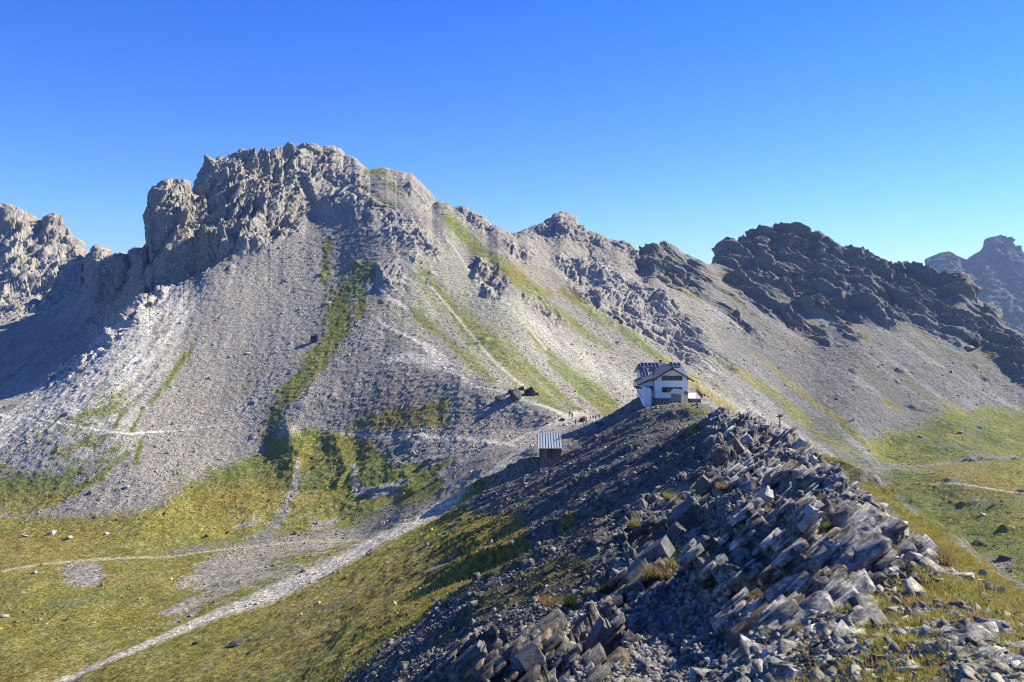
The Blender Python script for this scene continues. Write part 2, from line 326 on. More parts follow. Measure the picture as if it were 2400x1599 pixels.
def strata(x, y, z):    # bedded rock beside the viewer, beds dipping left
    s = -0.64*x+0.16*y+0.75*z; t = 0.77*x+0.64*z
    w = fbm(x/5, y/5, z/5, 2, 141)*0.5
    def brick(hs, ht, hy, sd, gap):
        a = s/hs; k = np.floor(a); r1 = hash3(k.astype(np.int64), k.astype(np.int64)*0, k.astype(np.int64)*0, sd)
        b = t/ht+r1*9; i = np.floor(b); r2 = hash3(k.astype(np.int64), i.astype(np.int64), k.astype(np.int64)*0+3, sd+1)
        c = y/hy+r2*5+.35*b; j = np.floor(c); v = hash3(k.astype(np.int64), i.astype(np.int64), j.astype(np.int64), sd+2)
        e = np.minimum(np.minimum(np.minimum(a-k, 1-a+k)*hs, np.minimum(b-i, 1-b+i)*ht), np.minimum(c-j, 1-c+j)*hy)
        return v-.5+(v*7 % 1-.5)*(b-i-.5)*.8+(v*13 % 1-.5)*(c-j-.5)*.8, np.clip(1-e/gap, 0, 1)
    s = s+w*1.6+fbm(x/1.6, y/1.6, z/1.6, 2, 157)*.12; t = t+w
    h1, g1 = brick(1.5, 4.2, 3.6, 143, .12); h2, g2 = brick(.46, 1.7, 1.5, 149, .05); h3, g3 = brick(.15, .62, .6, 153, .03)
    f, g = facets(x/3.3, y/3, z/3, 159, 1.3)
    return h1*1.5-g1*.3+h2*.62-g2*.14+h3*.16-g3*.03+f*.5+(ridged(x/9, y/9, z/9, 3, 151)-0.42)*0.9
add_rel(nearrock*sstep(8, 22, DD).astype(np.float32), strata)
# move along the smoothed normal
def normals(X, Y, Z, st):
    def g(Q, ax): return np.gradient(Q, axis=ax)
    ax_, ay_, az_ = g(X, 0), g(Y, 0), g(Z, 0); bx, by, bz = g(X, 1), g(Y, 1), g(Z, 1)
    nx = ay_*bz-az_*by; ny = az_*bx-ax_*bz; nz = ax_*by-ay_*bx
    l = np.sqrt(nx*nx+ny*ny+nz*nz)+1e-9; return nx/l, ny/l, nz/l
nx, ny, nz = normals(X, Y, Z, 1)
sg = np.sign(nz); nx *= sg; ny *= sg; nz *= sg
hs = np.clip(1.0-0.0*DD, 0, 1)
X2 = X+nx*dispn*hs; Y2 = Y+ny*dispn*hs; Z2 = Z+nz*dispn*hs
def refit(line, lo, hi, wid, umin, umax, sm):
    S = np.array(line); des = np.interp(US, S[:, 0], S[:, 1]); dd = np.interp(US, S[:, 0], S[:, 2])
    V2 = V0-F*Z2/np.maximum(Y2, 1); U2 = UC+F*X2/np.maximum(Y2, 1); m = (DD > dd[:, None]*lo) & (DD < dd[:, None]*hi)
    T = np.where(m, V2, 1e9); j = T.argmin(1)
    bi = np.clip(((U2[m]-US[0])/(US[1]-US[0])+.5).astype(int), 0, NU-1); vm = np.full(NU, 1e9); np.minimum.at(vm, bi, V2[m])
    ok = vm < 1e8; vm = np.interp(US, US[ok], vm[ok])
    de = np.where((US >= umin) & (US <= umax), des-vm, 0)
    de = np.clip(de, -22, 22)
    k = np.exp(-np.linspace(-2.5, 2.5, sm)**2); k /= k.sum(); de = np.convolve(np.pad(de, sm//2, mode='edge'), k, 'valid')[:NU]
    lc = np.log(DS[j]); k2 = np.hanning(43); k2 /= k2.sum(); lc = np.where(US > 700, np.convolve(np.pad(lc, 21, mode='edge'), k2, 'valid')[:NU], lc)
    return Z2-(de/F)[:, None]*DD*np.exp(-((LL-lc[:, None])/wid)**2)
Z2 = refit(SKY, .7, 1.3, .14, -9999, 2230, 61)
Z2 = refit(SKY, .7, 1.3, .10, -9999, 2230, 41)
Z2 = refit(CRE, .8, 1.2, .08, 1690, 9999, 41)
print('relief', round(time.time()-T0, 1))

# ------------------------------------------------------------------ ground colours
iu = np.arange(0, NU, 1)/4.0; il = np.arange(0, ND, 1)/4.0
def lo(fn):
    g = fn(WX[::4, ::4], WY[::4, ::4], WZ[::4, ::4]); i = np.minimum(iu.astype(int), g.shape[0]-2); j = np.minimum(il.astype(int), g.shape[1]-2)
    a = (iu-i)[:, None].astype(np.float32); b = (il-j)[None].astype(np.float32); I, J = i[:, None], j[None]
    return g[I, J]*(1-a)*(1-b)+g[I+1, J]*a*(1-b)+g[I, J+1]*(1-a)*b+g[I+1, J+1]*a*b
n1 = lo(lambda x, y, z: fbm(x/14, y/14, z/14, 4, 201)); n2 = fbm(WX/3, WY/3, WZ/3, 3, 207); n3 = lo(lambda x, y, z: fbm(x/45, y/45, z/45, 2, 211)); nf = RNG.random(UU.shape).astype(np.float32)
ns = fbm((WX*0.72+WZ*0.62)/3.2, WY/30, (WX*0.6-WZ*.7)/60, 4, 221)     # streaks down to the right
nl = fbm(WX/3.2+WZ/9, WY/30, WZ/30, 4, 227)                              # streaks on the left face
def C(h): return np.array(h, np.float32)
SCREE, LIGHT, DARK = C((.275,.252,.215)), C((.54,.51,.45)), C((.066,.061,.056))
LROCK, TAN = C((.275,.255,.225)), C((.30,.24,.17)); DROCK = C((.140,.138,.130))
GREEN, YEL, RUST = C((.112,.140,.020)), C((.215,.185,.026)), C((.24,.155,.03)); PATHC = C((.50,.46,.39))
colr = np.empty(UU.shape+(3,), np.float32); colr[:] = SCREE
def mixc(c, w): 
    global colr
    w = np.clip(w, 0, 1)[..., None].astype(np.float32); colr = colr*(1-w)+c*w
def brk(m, noise, k=1.6, sharp=4): return np.clip((m-0.5+noise*k*0.75+(nf-.5)*.35)*sharp+0.5, 0, 1)*(m > 0)
colr *= (1+0.25*n1[..., None]+0.22*n2[..., None]+.35*(nf[..., None]-.5))
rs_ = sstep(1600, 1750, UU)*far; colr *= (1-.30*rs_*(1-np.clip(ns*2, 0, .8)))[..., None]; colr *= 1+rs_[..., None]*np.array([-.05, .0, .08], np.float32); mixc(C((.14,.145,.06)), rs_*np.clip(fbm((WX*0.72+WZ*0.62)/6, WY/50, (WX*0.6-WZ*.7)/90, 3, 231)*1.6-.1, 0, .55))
flank = poly_mask([(960,560),(1060,560),(1300,760),(1480,900),(1500,960),(1300,960),(1180,930),(1020,850),(900,720),(930,650)], 30)*far
colr *= (1+.38*nl*(UU < 1000)*far)[..., None]
mixc(SCREE*1.15, poly_mask([(480,680),(700,560),(760,700),(700,900),(600,1050),(300,1180),(200,1180),(360,1000),(440,850)], 40)*far*.5)
mixc(LIGHT*.85, flank*np.clip(0.42+ns*1.3, 0, 1))
band = stroke([(1180,700,14),(1300,800,22),(1440,890,26),(1500,930,24)])*far; mixc(LIGHT*1.0, band*np.clip(.6+ns, 0, 1))
band = stroke([(1560,860,10),(1680,930,18),(1850,1020,20),(1950,1075,12)])*far; mixc(LIGHT*.8, band*np.clip(.6+ns, 0, 1))
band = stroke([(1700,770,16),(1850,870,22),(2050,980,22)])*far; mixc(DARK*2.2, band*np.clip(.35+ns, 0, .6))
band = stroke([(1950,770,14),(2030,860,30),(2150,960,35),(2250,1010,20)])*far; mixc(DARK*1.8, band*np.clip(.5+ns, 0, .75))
mixc(LIGHT*.95, ribm*np.clip(.62+nl*1.2+n2*.5, 0, .95)); mixc(LIGHT*.9, ribtop*.8)
mixc(LIGHT*.75, poly_mask([(0,1070),(200,1000),(330,980),(300,1060),(100,1120),(0,1110)], 20)*.6*far)
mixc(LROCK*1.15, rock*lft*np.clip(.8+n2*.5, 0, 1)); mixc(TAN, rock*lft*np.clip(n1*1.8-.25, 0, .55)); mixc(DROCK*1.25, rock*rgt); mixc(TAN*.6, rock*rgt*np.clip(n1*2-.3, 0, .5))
mixc(LROCK*1.25, poly_mask([(1300,600),(1380,590),(1460,640),(1560,700),(1640,780),(1720,860),(1690,890),(1600,850),(1500,780),(1440,760),(1380,710),(1330,650)], 16)*far*.85)
mixc(LROCK*1.25, poly_mask([(-420,500),(0,480),(90,520),(190,620),(120,730),(0,750),(-420,750)], 14)*(DD > 560)*.75)
mixc(TAN*.8, far*np.clip(n3*1.5-.5, 0, .35)*(1-ribm))
# green
gr = np.zeros(UU.shape, np.float32)
def G(m, k=1.0, noise=None, amt=1.0):
    global gr; gr = np.maximum(gr, brk(m, n2*0.6+n1*0.7 if noise is None else noise, k)*amt)
for s in [[(860,630,34),(800,700,44),(790,770,40),(760,820,34),(700,890,30),(650,960,32),(625,1030,26)],[(850,690,18),(840,740,14)],[(770,560,12),(760,660,14)]]: G(stroke(s)*far, 1.3)
for s in [[(990,640,20.3),(1080,740,40.6),(1170,830,49.3),(1260,920,37.7),(1330,975,14.5)],[(955,720,13),(1050,800,18.8),(1150,890,17.4)],[(1050,510,14.5),(1120,590,26.1),(1200,640,20.3),(1290,690,11.6)],
          [(1205,660,11.6),(1330,750,15.9),(1430,820,11.6)],[(1320,680,14.5),(1400,735,18.8),(1500,800,17.4),(1570,860,15.9)],[(1240,780,8.7),(1330,870,17.4),(1440,950,21.8)],[(1290,850,13),(1380,930,20.3),(1430,965,20.3)],
          [(1230,850,11.6),(1290,910,17.4),(1350,965,23.2)],[(840,420,11.6),(860,460,20.3),(905,500,17.4)],[(865,400,10.2),(920,408,14.5)],[(645,450,10.2),(690,492,8.7)],[(900,430,7.2),(960,455,7.2)],[(20,515,17.4),(45,530,11.6)],[(5,605,10.2),(60,615,17.4),(85,625,8.7)],
          [(44,487,7.2),(99,519,7.2)],[(880,460,8.7),(915,480,11.6)]]: G(stroke(s)*far, 1.0, ns*1.1+n2*.4+(nf-.5)*.6, .95)
gyel = np.zeros(UU.shape, np.float32)
G(flank*.58, 1.0, ns*2.4+n2*.4+(nf-.5)*.6, .42)
for s in [[(1570,860,14),(1640,915,16),(1720,960,10)],[(1760,830,8),(1850,900,12),(1990,1000,12),(2060,1050,8)],[(1620,800,8),(1750,880,12),(1900,990,10)],[(1840,960,7),(1920,1020,10),(1990,1060,8)],
          [(2070,940,8),(2110,965,8)],[(2210,940,8),(2260,980,8),(2320,990,8)],[(2300,820,8),(2360,850,16),(2410,870,12)],[(1700,640,8),(1800,700,8)],[(1950,740,6),(2050,800,8)],[(1560,640,8),(1640,700,8)]]:
    m = stroke(s)*far; G(m, 1.4, ns*1.3+n2*.4, .8); gyel = np.maximum(gyel, m)
for s in [[(435,830,8),(400,890,11),(355,945,9)],[(335,960,8),(310,1010,9)],[(330,1035,9),(318,1085,9)],[(300,1060,8),(230,1120,14),(140,1165,20),(40,1190,26)],[(290,960,10),(270,1000,14)],[(450,800,4),(440,850,4)],[(570,905,4),(575,915,4)]]: G(stroke(s)*far, 1.4)
G(poly_mask([(-420,1090),(0,1085),(60,1110),(180,1080),(280,1050),(250,1100),(120,1170),(0,1200),(-420,1220)], 24)*far*.85, 1.5)
G(poly_mask([(160,960),(300,880),(330,960),(250,1050),(80,1080),(60,1020)], 30)*far*.45, 1.6)
G(poly_mask([(290,1270),(430,1130),(560,1080),(700,1015),(850,1005),(900,1050),(930,1090),(1050,1075),(1090,1110),(1010,1180),(900,1205),(830,1245),(600,1280),(340,1305)], 22), 1.3)
G(poly_mask([(780,1000),(860,965),(960,935),(1060,950),(1080,985),(960,1015),(850,1015)], 34)*.85, 1.9)
G(poly_mask([(-420,1215),(0,1212),(330,1200),(560,1105),(400,1200),(330,1290),(860,1262),(1010,1190),(1090,1130),(1110,1120),(1170,1060),(1200,1080),(1100,1190),(1240,1230),(1180,1320),(1000,1440),(850,1560),(700,1660),(-420,1900)], 18)*.95, 1.1)
G(poly_mask([(2010,1075),(2080,1020),(2220,975),(2420,965),(2850,1000),(2850,1500),(2400,1375),(2190,1225)], 26)*(DD > 150)*.88, 1.4)
gr *= 1-brk(poly_mask([(400,1430),(520,1300),(560,1265),(640,1240),(860,1232),(760,1305),(600,1385),(470,1430)], 34), n1+n2*.8, 1.8)*.85*(DD > 120)
gr *= 1-brk(stroke([(190,1345,62),(200,1345,62)])*(np.abs(VV-1345) < 27), n2, .4)
gr *= 1-brk(poly_mask([(860,1020),(960,1000),(1070,1010),(1050,1075),(960,1085),(900,1050)], 12)*.9, n1, 1.0)
gr *= 1-brk(poly_mask([(1030,1110),(1120,1060),(1190,1030),(1230,1040),(1120,1130),(1040,1150)], 12)*.9, n1, 1.0)
gr *= 1-brk(stroke([(700,1080,9),(690,1150,12),(650,1220,18),(600,1280,24)])*(DD > 200), n2, 1.4)
gr *= 1-brk(stroke([(830,1090,12),(835,1150,16),(880,1165,14),(960,1130,8)])*(DD > 200), n2, 1.2)
gr *= 1-brk(stroke([(2060,1090,18),(2250,1080,14),(2400,1075,10)])*(DD > 150), n2, 1.6)*.8
# the near left slope: dark rubble with yellow grass streaks running down to the left
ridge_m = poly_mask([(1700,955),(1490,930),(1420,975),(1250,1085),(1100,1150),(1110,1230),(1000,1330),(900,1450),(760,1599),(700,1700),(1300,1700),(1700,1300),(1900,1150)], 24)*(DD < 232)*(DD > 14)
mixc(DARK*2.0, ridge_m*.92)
nd = fbm((WX-WZ)/22, (WY+.15*WX)/3.0, WZ*0, 4, 241)
for s, a in [([(1280,1150,8),(1200,1230,14),(1150,1290,10)],.9),([(1360,1190,6),(1310,1235,9)],.8),([(1230,1270,10),(1130,1330,20),(1000,1410,26),(850,1510,34),(720,1620,40)],1),([(1560,1130,6),(1450,1220,8)],.5),
             ([(1600,1000,22),(1640,1010,16)],.7),([(1600,955,14),(1660,975,10)],.8),([(1080,1290,10),(960,1380,16),(840,1450,20)],.9),([(1380,1340,8),(1240,1390,10),(1120,1450,10)],.5)]:
    m = stroke(s)*(DD < 232); g2 = brk(m, nd*1.3+n2*.3, 1.3)*a; gr = np.maximum(gr, g2); gyel = np.maximum(gyel, m*(DD < 232))
gr = np.maximum(gr, np.clip(nd*2.2-.5, 0, .6)*ridge_m*sstep(1600, 1000, UU)*sstep(1000, 1250, VV))
gr *= 1-.75*rock
# crest and shelf grass
for s in [[(1840,1000,10),(1900,1050,14),(1990,1110,26),(2080,1190,32),(2180,1260,34),(2280,1330,36),(2400,1420,44),(2600,1560,60)],[(1700,965,8),(1790,990,10)]]:
    m = stroke(s)*(DD < 140); gr = np.maximum(gr, brk(m, n2+fbm(WX/.6, WY/.6, WZ/.6, 3, 251)*.6, .8)); gyel = np.maximum(gyel, m)
shelf = poly_mask([(1830,1560),(1900,1470),(2000,1420),(2110,1370),(2200,1340),(2300,1370),(2500,1500),(2800,1700),(2800,1900),(1700,1900)], 16)*(DD < 24)
nsh = fbm(WX/.9, WY/.9, WZ/.9, 3, 261)
gr = np.maximum(gr, brk(shelf*.72, nsh, 1.6)); gyel = np.maximum(gyel, shelf)
gr *= (1-nearrock*(DD > 19))
valley = ((VV > 1150) & (UU < 1250) & (DD > 90))*1.0
gcol = GREEN[None, None]*(1-np.clip(.18+n1*.7+gyel*.75+valley*.55, 0, 1))[..., None]+YEL[None, None]*np.clip(.18+n1*.7+gyel*.75+valley*.55, 0, 1)[..., None]
gcol = gcol*(1-np.clip(n3*.9-.15+gyel*.25*n2, 0, .45))[..., None]+RUST*np.clip(n3*.9-.15+gyel*.25*n2, 0, .45)[..., None]
gcol *= (1.08+.32*n2+.6*(nf-.5)+.2*mnd)[..., None]  # mound turf painted brighter to offset shade on its slope turned from the sun
wg = np.clip(gr*(.93-.25*np.clip(n2+.2, 0, 1)), 0, 1)[..., None]; colr = colr*(1-wg)+gcol*wg
# near rock
mixc(C((.30,.29,.27)), nearrock*(DD < 140)*np.clip(.9+n2*.2, 0, 1)); mixc(C((.16,.13,.095)), nearrock*np.clip(n1*1.6-.1, 0, .5)*(DD > 30))
soil = shelf*(1-gr); mixc(C((.19,.165,.135)), soil*.8)
# paths
pathm = np.zeros(UU.shape, np.float32)
def path(l, w=1.0, c=PATHC, nz_=.5, m0=1):
    global pathm
    m = stroke([(a, b, k) for a, b, k in l])*m0; pathm = np.maximum(pathm, m); mixc(c, np.clip((m*1.6)*(1-.35*nz_+n2*nz_), 0, 1)*w)
path([(-420,1370,3),(0,1341,3),(100,1322,3),(190,1313,3.4),(400,1304,3),(560,1283,3),(700,1269,3),(850,1264,2.6)], 1, C((.38,.34,.21)), .05, far | (DD > 180))
path([(800,1016,3),(950,1022,4),(1090,1030,4),(1190,1040,4),(1215,1028,4.5),(1260,1010,5),(1310,990,8),(1350,972,9),(1400,985,7)], 1, PATHC, .2, DD > 190)
path([(1190,1040,4),(1225,1055,5)], 1, PATHC, .2, DD > 190)
path([(890,680,4),(915,700,5),(955,722,6)], 1, PATHC*1.1, .2, far)
path([(885,745,4),(905,765,5),(950,785,5),(980,800,7),(1010,820,12),(1040,850,16)], 1, PATHC, .4, far)
path([(900,845,8),(960,835,12),(1010,850,18),(1060,868,7),(1110,905,3.5),(1180,918,3.5),(1230,938,3.5),(1290,960,4),(1330,975,5)], 1, PATHC*.95, .4, far)
path([(0,975,3),(100,985,3),(200,1003,3),(300,1018,3),(380,1012,2.5)], .8, LIGHT*1.25, .2, far)
path([(380,1012,2.5),(500,1000,2),(600,992,2.5),(640,1010,3)], .5, LIGHT, .4, far)
path([(1060,575,3),(1110,650,4),(1180,700,3),(1280,820,3)], .45, LIGHT*1.1, .8, far)
path([(990,650,3),(1060,730,3.5),(1150,840,4),(1230,910,4)], .5, LIGHT*1.1, .6, far)
path([(2180,1140,1.3),(2290,1147,1.5),(2400,1157,1.8),(2600,1165,2)], .7, PATHC, .3, DD > 150)
path([(100,1610,8),(250,1548,9),(400,1488,10),(520,1438,13),(600,1405,18),(740,1345,21),(860,1282,17),(960,1232,14),(1060,1170,11),(1150,1110,10),(1220,1060,12)], 1, C((.50,.455,.37)), .08, (DD > 100) & (DD < 225))
path([(1985,1130,12),(2050,1180,15),(2110,1230,14),(2140,1245,9)], .9, C((.27,.26,.25)), .5, DD < 120)
path([(2270,1330,10),(2330,1390,12),(2400,1450,12)], .7, C((.27,.26,.25)), .5, DD < 120)
saddle = poly_mask([(1250,1010),(1310,985),(1360,965),(1420,975),(1410,1000),(1330,1005),(1270,1040),(1210,1070),(1200,1050)], 8)*(DD < 260)*(DD > 190); mixc(PATHC*.75, saddle*.75)
colr = np.clip(colr, 0.01, .8)
print('colours', round(time.time()-T0, 1))

# ------------------------------------------------------------------ materials
MATS = {}
def new_mat(name, rough=.9, spec=.2):
    m = bpy.data.materials.new(name); m.use_nodes = True; nt = m.node_tree; b = nt.nodes['Principled BSDF']
    b.inputs['Roughness'].default_value = rough; b.inputs['Specular IOR Level'].default_value = spec; return m, nt, b
def mapped(nt, scale=(1, 1, 1), coord='Object'):
    t = nt.nodes.new('ShaderNodeTexCoord'); mp = nt.nodes.new('ShaderNodeMapping'); mp.inputs['Scale'].default_value = scale
    nt.links.new(t.outputs[coord], mp.inputs[0]); return mp.outputs[0]
def noise(nt, vec, scale, detail=6, rough=.6):
    t = nt.nodes.new('ShaderNodeTexNoise'); t.inputs['Scale'].default_value = scale; t.inputs['Detail'].default_value = detail; t.inputs['Roughness'].default_value = rough
    nt.links.new(vec, t.inputs['Vector']); return t.outputs['Fac']
def ramp(nt, fac, a, b, pa=.3, pb=.7):
    r = nt.nodes.new('ShaderNodeValToRGB'); r.color_ramp.elements[0].position = pa; r.color_ramp.elements[1].position = pb
    r.color_ramp.elements[0].color = (*a, 1); r.color_ramp.elements[1].color = (*b, 1); nt.links.new(fac, r.inputs[0]); return r.outputs[0]
def mul(nt, a, b):
    m = nt.nodes.new('ShaderNodeMix'); m.data_type = 'RGBA'; m.blend_type = 'MULTIPLY'; m.inputs[0].default_value = 1
    nt.links.new(a, m.inputs[6]); nt.links.new(b, m.inputs[7]); return m.outputs[2]
def bump(nt, b, h, dist=.1, strength=1.0, prev=None):
    n_ = nt.nodes.new('ShaderNodeBump'); n_.inputs['Distance'].default_value = dist; n_.inputs['Strength'].default_value = strength
    nt.links.new(h, n_.inputs['Height'])
    if prev is not None: nt.links.new(prev, n_.inputs['Normal'])
    nt.links.new(n_.outputs[0], b.inputs['Normal']); return n_.outputs[0]
def terrain_mat(name, sc_far=1.3, sc_near=7.0, dist_far=.7, dist_near=.07):
    m, nt, b = new_mat(name, .95, .1)
    at = nt.nodes.new('ShaderNodeAttribute'); at.attribute_name = 'ground'
    v = mapped(nt)
    nf = noise(nt, v, sc_far, 8, .75); c = mul(nt, at.outputs['Color'], ramp(nt, nf, (.30, .30, .30), (1.70, 1.69, 1.67), .38, .62))
    nn = noise(nt, v, sc_near, 5, .7); c = mul(nt, c, ramp(nt, nn, (.5, .5, .5), (1.5, 1.5, 1.5), .33, .67))
    nt.links.new(c, b.inputs['Base Color'])
    p = bump(nt, b, nf, dist_far, 1.0); bump(nt, b, nn, dist_near, 1.0, p); return m

def grid_mesh(name, X, Y, Z, mat, colr=None, smooth=False):
    a, b = X.shape; me = bpy.data.meshes.new(name)
    co = np.stack([X, Y, Z], -1).reshape(-1, 3).astype(np.float32)
    i = np.arange(a*b).reshape(a, b); q = np.stack([i[:-1, :-1], i[1:, :-1], i[1:, 1:], i[:-1, 1:]], -1).reshape(-1, 4).astype(np.int32)
    me.vertices.add(len(co)); me.vertices.foreach_set('co', co.ravel())
    me.loops.add(q.size); me.loops.foreach_set('vertex_index', q.ravel())
    me.polygons.add(len(q)); me.polygons.foreach_set('loop_start', np.arange(0, q.size, 4, dtype=np.int32))
    if hasattr(me.polygons[0], 'loop_total'):
        try: me.polygons.foreach_set('loop_total', np.full(len(q), 4, np.int32))
        except Exception: pass
    me.update()
    if smooth: me.polygons.foreach_set('use_smooth', np.ones(len(q), bool))
    if colr is not None:
        at = me.attributes.new('ground', 'FLOAT_COLOR', 'POINT')
        at.data.foreach_set('color', np.concatenate([colr, np.ones(colr.shape[:2]+(1,), np.float32)], -1).astype(np.float32).ravel())
    me.materials.append(mat); o = bpy.data.objects.new(name, me); COL.objects.link(o); return o
GROUND = terrain_mat('ground_rock_and_grass')
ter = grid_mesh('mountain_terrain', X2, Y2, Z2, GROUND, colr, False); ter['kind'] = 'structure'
print('mesh', round(time.time()-T0, 1))

# ------------------------------------------------------------------ far blue mountain
def far_mountain():
    U_ = np.arange(2080, 3000, 2.2); n_ = 240
    S = np.array([(2080,760),(2140,680),(2171,619),(2172,609),(2198,594),(2229,589),(2246,599),(2266,609),(2283,582),(2307,558),(2334,551),(2358,558),(2382,579),(2399,596),(2500,640),(2700,600),(3000,700)])
    top = np.interp(U_, S[:, 0], S[:, 1]); t = np.linspace(0, 1, n_)
    d = 2300+900*t; D_ = np.repeat(d[None], len(U_), 0); Uo = np.repeat(U_[:, None], n_, 1)
    prof = np.where(t < .82, t/.82, 1-(t-.82)*1.5)
    ztop = (V0-top)/F*(2300+900*.82); zb = -260.0
    Z_ = zb+(ztop[:, None]-zb)*(prof[None]**.9); X_ = (Uo-UC)/F*D_
    r = ridged(X_/240, D_/300, Z_/500, 5, 303)-.42; c1, c2, c3 = worley(X_/60, D_/80, Z_/140, 305)
    r2 = ridged(X_/45, D_/45, Z_/70, 4, 307)-.4
    k = sstep(0, .15, prof)[None]*1.0
    Y_ = D_-(r*120+(c3-.5)*24+r2*34)*k; Z_ = Z_+(r*20+(c3-.5)*10+r2*16)*k
    X_ = X_+fbm(X_/60, D_/60, Z_/60, 3, 311)*14
    vm = (V0-F*Z_/Y_).min(1); ex = top-vm; k_ = np.hanning(9); ex = np.convolve(np.pad(ex, 4, mode='edge'), k_/k_.sum(), 'valid'); Z_ = Z_-(ex/F)[:, None]*Y_
    cc = np.empty(X_.shape+(3,), np.float32); cc[:] = (.085, .08, .082); cc *= (1+.3*fbm(X_/50, D_/50, Z_/50, 3, 313))[..., None]
    o = grid_mesh('distant_mountain', X_, Y_, Z_, terrain_mat('distant_rock', .05, .4, 6, .8), cc, True); o['kind'] = 'structure'
far_mountain()

#OBJ0
# ------------------------------------------------------------------ helpers for objects
import bmesh
V2F = (V0-F*Z2/np.maximum(Y2, .5))
def hit(u, v, dlo=5, dhi=900):
    """the point of the ground seen from the survey station in direction (u, v)"""
    i = int(round((u-US[0])/(US[1]-US[0]))); i = min(max(i, 0), NU-1)
    js = np.where((DS > dlo) & (DS < dhi))[0]; c = V2F[i, js]; k = np.where(c <= v)[0]
    j = js[k[0]] if len(k) else js[c.argmin()]
    return Vector((float(X2[i, j]), float(Y2[i, j]), float(Z2[i, j])))
def at(u, v, d): return Vector(((u-UC)/F*d, d, (V0-v)/F*d))
def ground_z(x, y):
    i = (UC+x/y*F-US[0])/(US[1]-US[0]); i = int(min(max(i, 0), NU-1)); j = int(np.searchsorted(DS, y)); return float(Z2[i, min(j, ND-1)])
def simple(name, col, rough=.8, spec=.3, var=.25, sc=3.0, metal=0, bmp=0.0, bsc=20, stretch=(1, 1, 1), dark=None):
    if name in MATS: return MATS[name]
    m, nt, b = new_mat(name, rough, spec); b.inputs['Metallic'].default_value = metal
    v = mapped(nt, stretch); n_ = noise(nt, v, sc, 6, .65)
    lo_ = dark if dark else tuple(c*(1-var) for c in col); c = ramp(nt, n_, lo_, tuple(min(1, c*(1+var)) for c in col)); nt.links.new(c, b.inputs['Base Color'])
    if bmp: bump(nt, b, noise(nt, v, bsc, 5, .6), bmp)
    MATS[name] = m; return m
def link(name, me, parent=None):
    o = bpy.data.objects.new(name, me); COL.objects.link(o)
    if parent is not None: o.parent = parent
    return o
def empty(name, loc, rz=0):
    o = bpy.data.objects.new(name, None); o.location = loc; o.rotation_euler = (0, 0, rz); COL.objects.link(o); return o
def tag(o, label, cat, group=None, kind=None):
    if label: o['label'] = label
    if cat: o['category'] = cat
    if group: o['group'] = group
    if kind: o['kind'] = kind
    return o
class MB:
    """collects shapes, then links them as one mesh object"""
    def __init__(s): s.bm = bmesh.new(); s.mi = 0
    def face(s, pts):
        vs = [s.bm.verts.new(p) for p in pts]; f = s.bm.faces.new(vs); f.material_index = s.mi; return f
    def hexa(s, p):   # 8 corners: bottom 4 (ccw), top 4
        v = [s.bm.verts.new(q) for q in p]
        for f in ((3,2,1,0),(4,5,6,7),(0,1,5,4),(1,2,6,5),(2,3,7,6),(3,0,4,7)):
            s.bm.faces.new([v[k] for k in f]).material_index = s.mi
    def box(s, x0, x1, y0, y1, z0, z1): s.hexa([(x0,y0,z0),(x1,y0,z0),(x1,y1,z0),(x0,y1,z0),(x0,y0,z1),(x1,y0,z1),(x1,y1,z1),(x0,y1,z1)])
    def beam(s, a, b, w, h=None, up=(0, 0, 1)):
        a, b = Vector(a), Vector(b); h = h or w; d = (b-a).normalized(); up = Vector(up)
        if abs(d.dot(up)) > .98: up = Vector((0, 1, 0))
        r = d.cross(up).normalized()*w/2; u_ = r.cross(d).normalized()*h/2
        s.hexa([a-r-u_, a+r-u_, b+r-u_, b-r-u_, a-r+u_, a+r+u_, b+r+u_, b-r+u_])
    def prism(s, poly, y0, y1):   # (x, z) outline extruded along y
        a = [s.bm.verts.new((x, y0, z)) for x, z in poly]; b = [s.bm.verts.new((x, y1, z)) for x, z in poly]; n_ = len(poly)
        for f in [a[::-1], b]+[[a[k], a[(k+1) % n_], b[(k+1) % n_], b[k]] for k in range(n_)]: s.bm.faces.new(f).material_index = s.mi
    def slab(s, a, b, c, d, th):   # quad given by top corners, thickened downwards along its normal
        a, b, c, d = map(Vector, (a, b, c, d)); n_ = (b-a).cross(d-a).normalized()
        if n_.z < 0: n_ = -n_
        n_ *= th; s.hexa([a-n_, b-n_, c-n_, d-n_, a, b, c, d])
    def cyl(s, p, r, h, n_=12, r2=None):
        r2 = r if r2 is None else r2; p = Vector(p)
        a = [s.bm.verts.new(p+Vector((r*math.cos(t), r*math.sin(t), 0))) for t in [2*math.pi*k/n_ for k in range(n_)]]
        b = [s.bm.verts.new(p+Vector((r2*math.cos(t), r2*math.sin(t), h))) for t in [2*math.pi*k/n_ for k in range(n_)]]
        for f in [a[::-1], b]+[[a[k], a[(k+1) % n_], b[(k+1) % n_], b[k]] for k in range(n_)]: s.bm.faces.new(f).material_index = s.mi
    def build(s, name, mats, parent=None, origin=None, bevel=0):
        if bevel: bmesh.ops.bevel(s.bm, geom=s.bm.edges[:], offset=bevel, segments=1, affect='EDGES')
        bmesh.ops.recalc_face_normals(s.bm, faces=s.bm.faces[:])
        me = bpy.data.meshes.new(name)
        if parent is not None and origin is None:
            p = parent; o_ = Vector((0, 0, 0))
            while p is not None: o_ += p.location; p = p.parent
            origin = o_
        if origin is not None: bmesh.ops.translate(s.bm, verts=s.bm.verts[:], vec=-Vector(origin))
        s.bm.to_mesh(me); s.bm.free()
        for m in (mats if isinstance(mats, (list, tuple)) else [mats]): me.materials.append(m)
        o = link(name, me, parent)
        if parent is None and origin is not None: o.location = origin
        return o

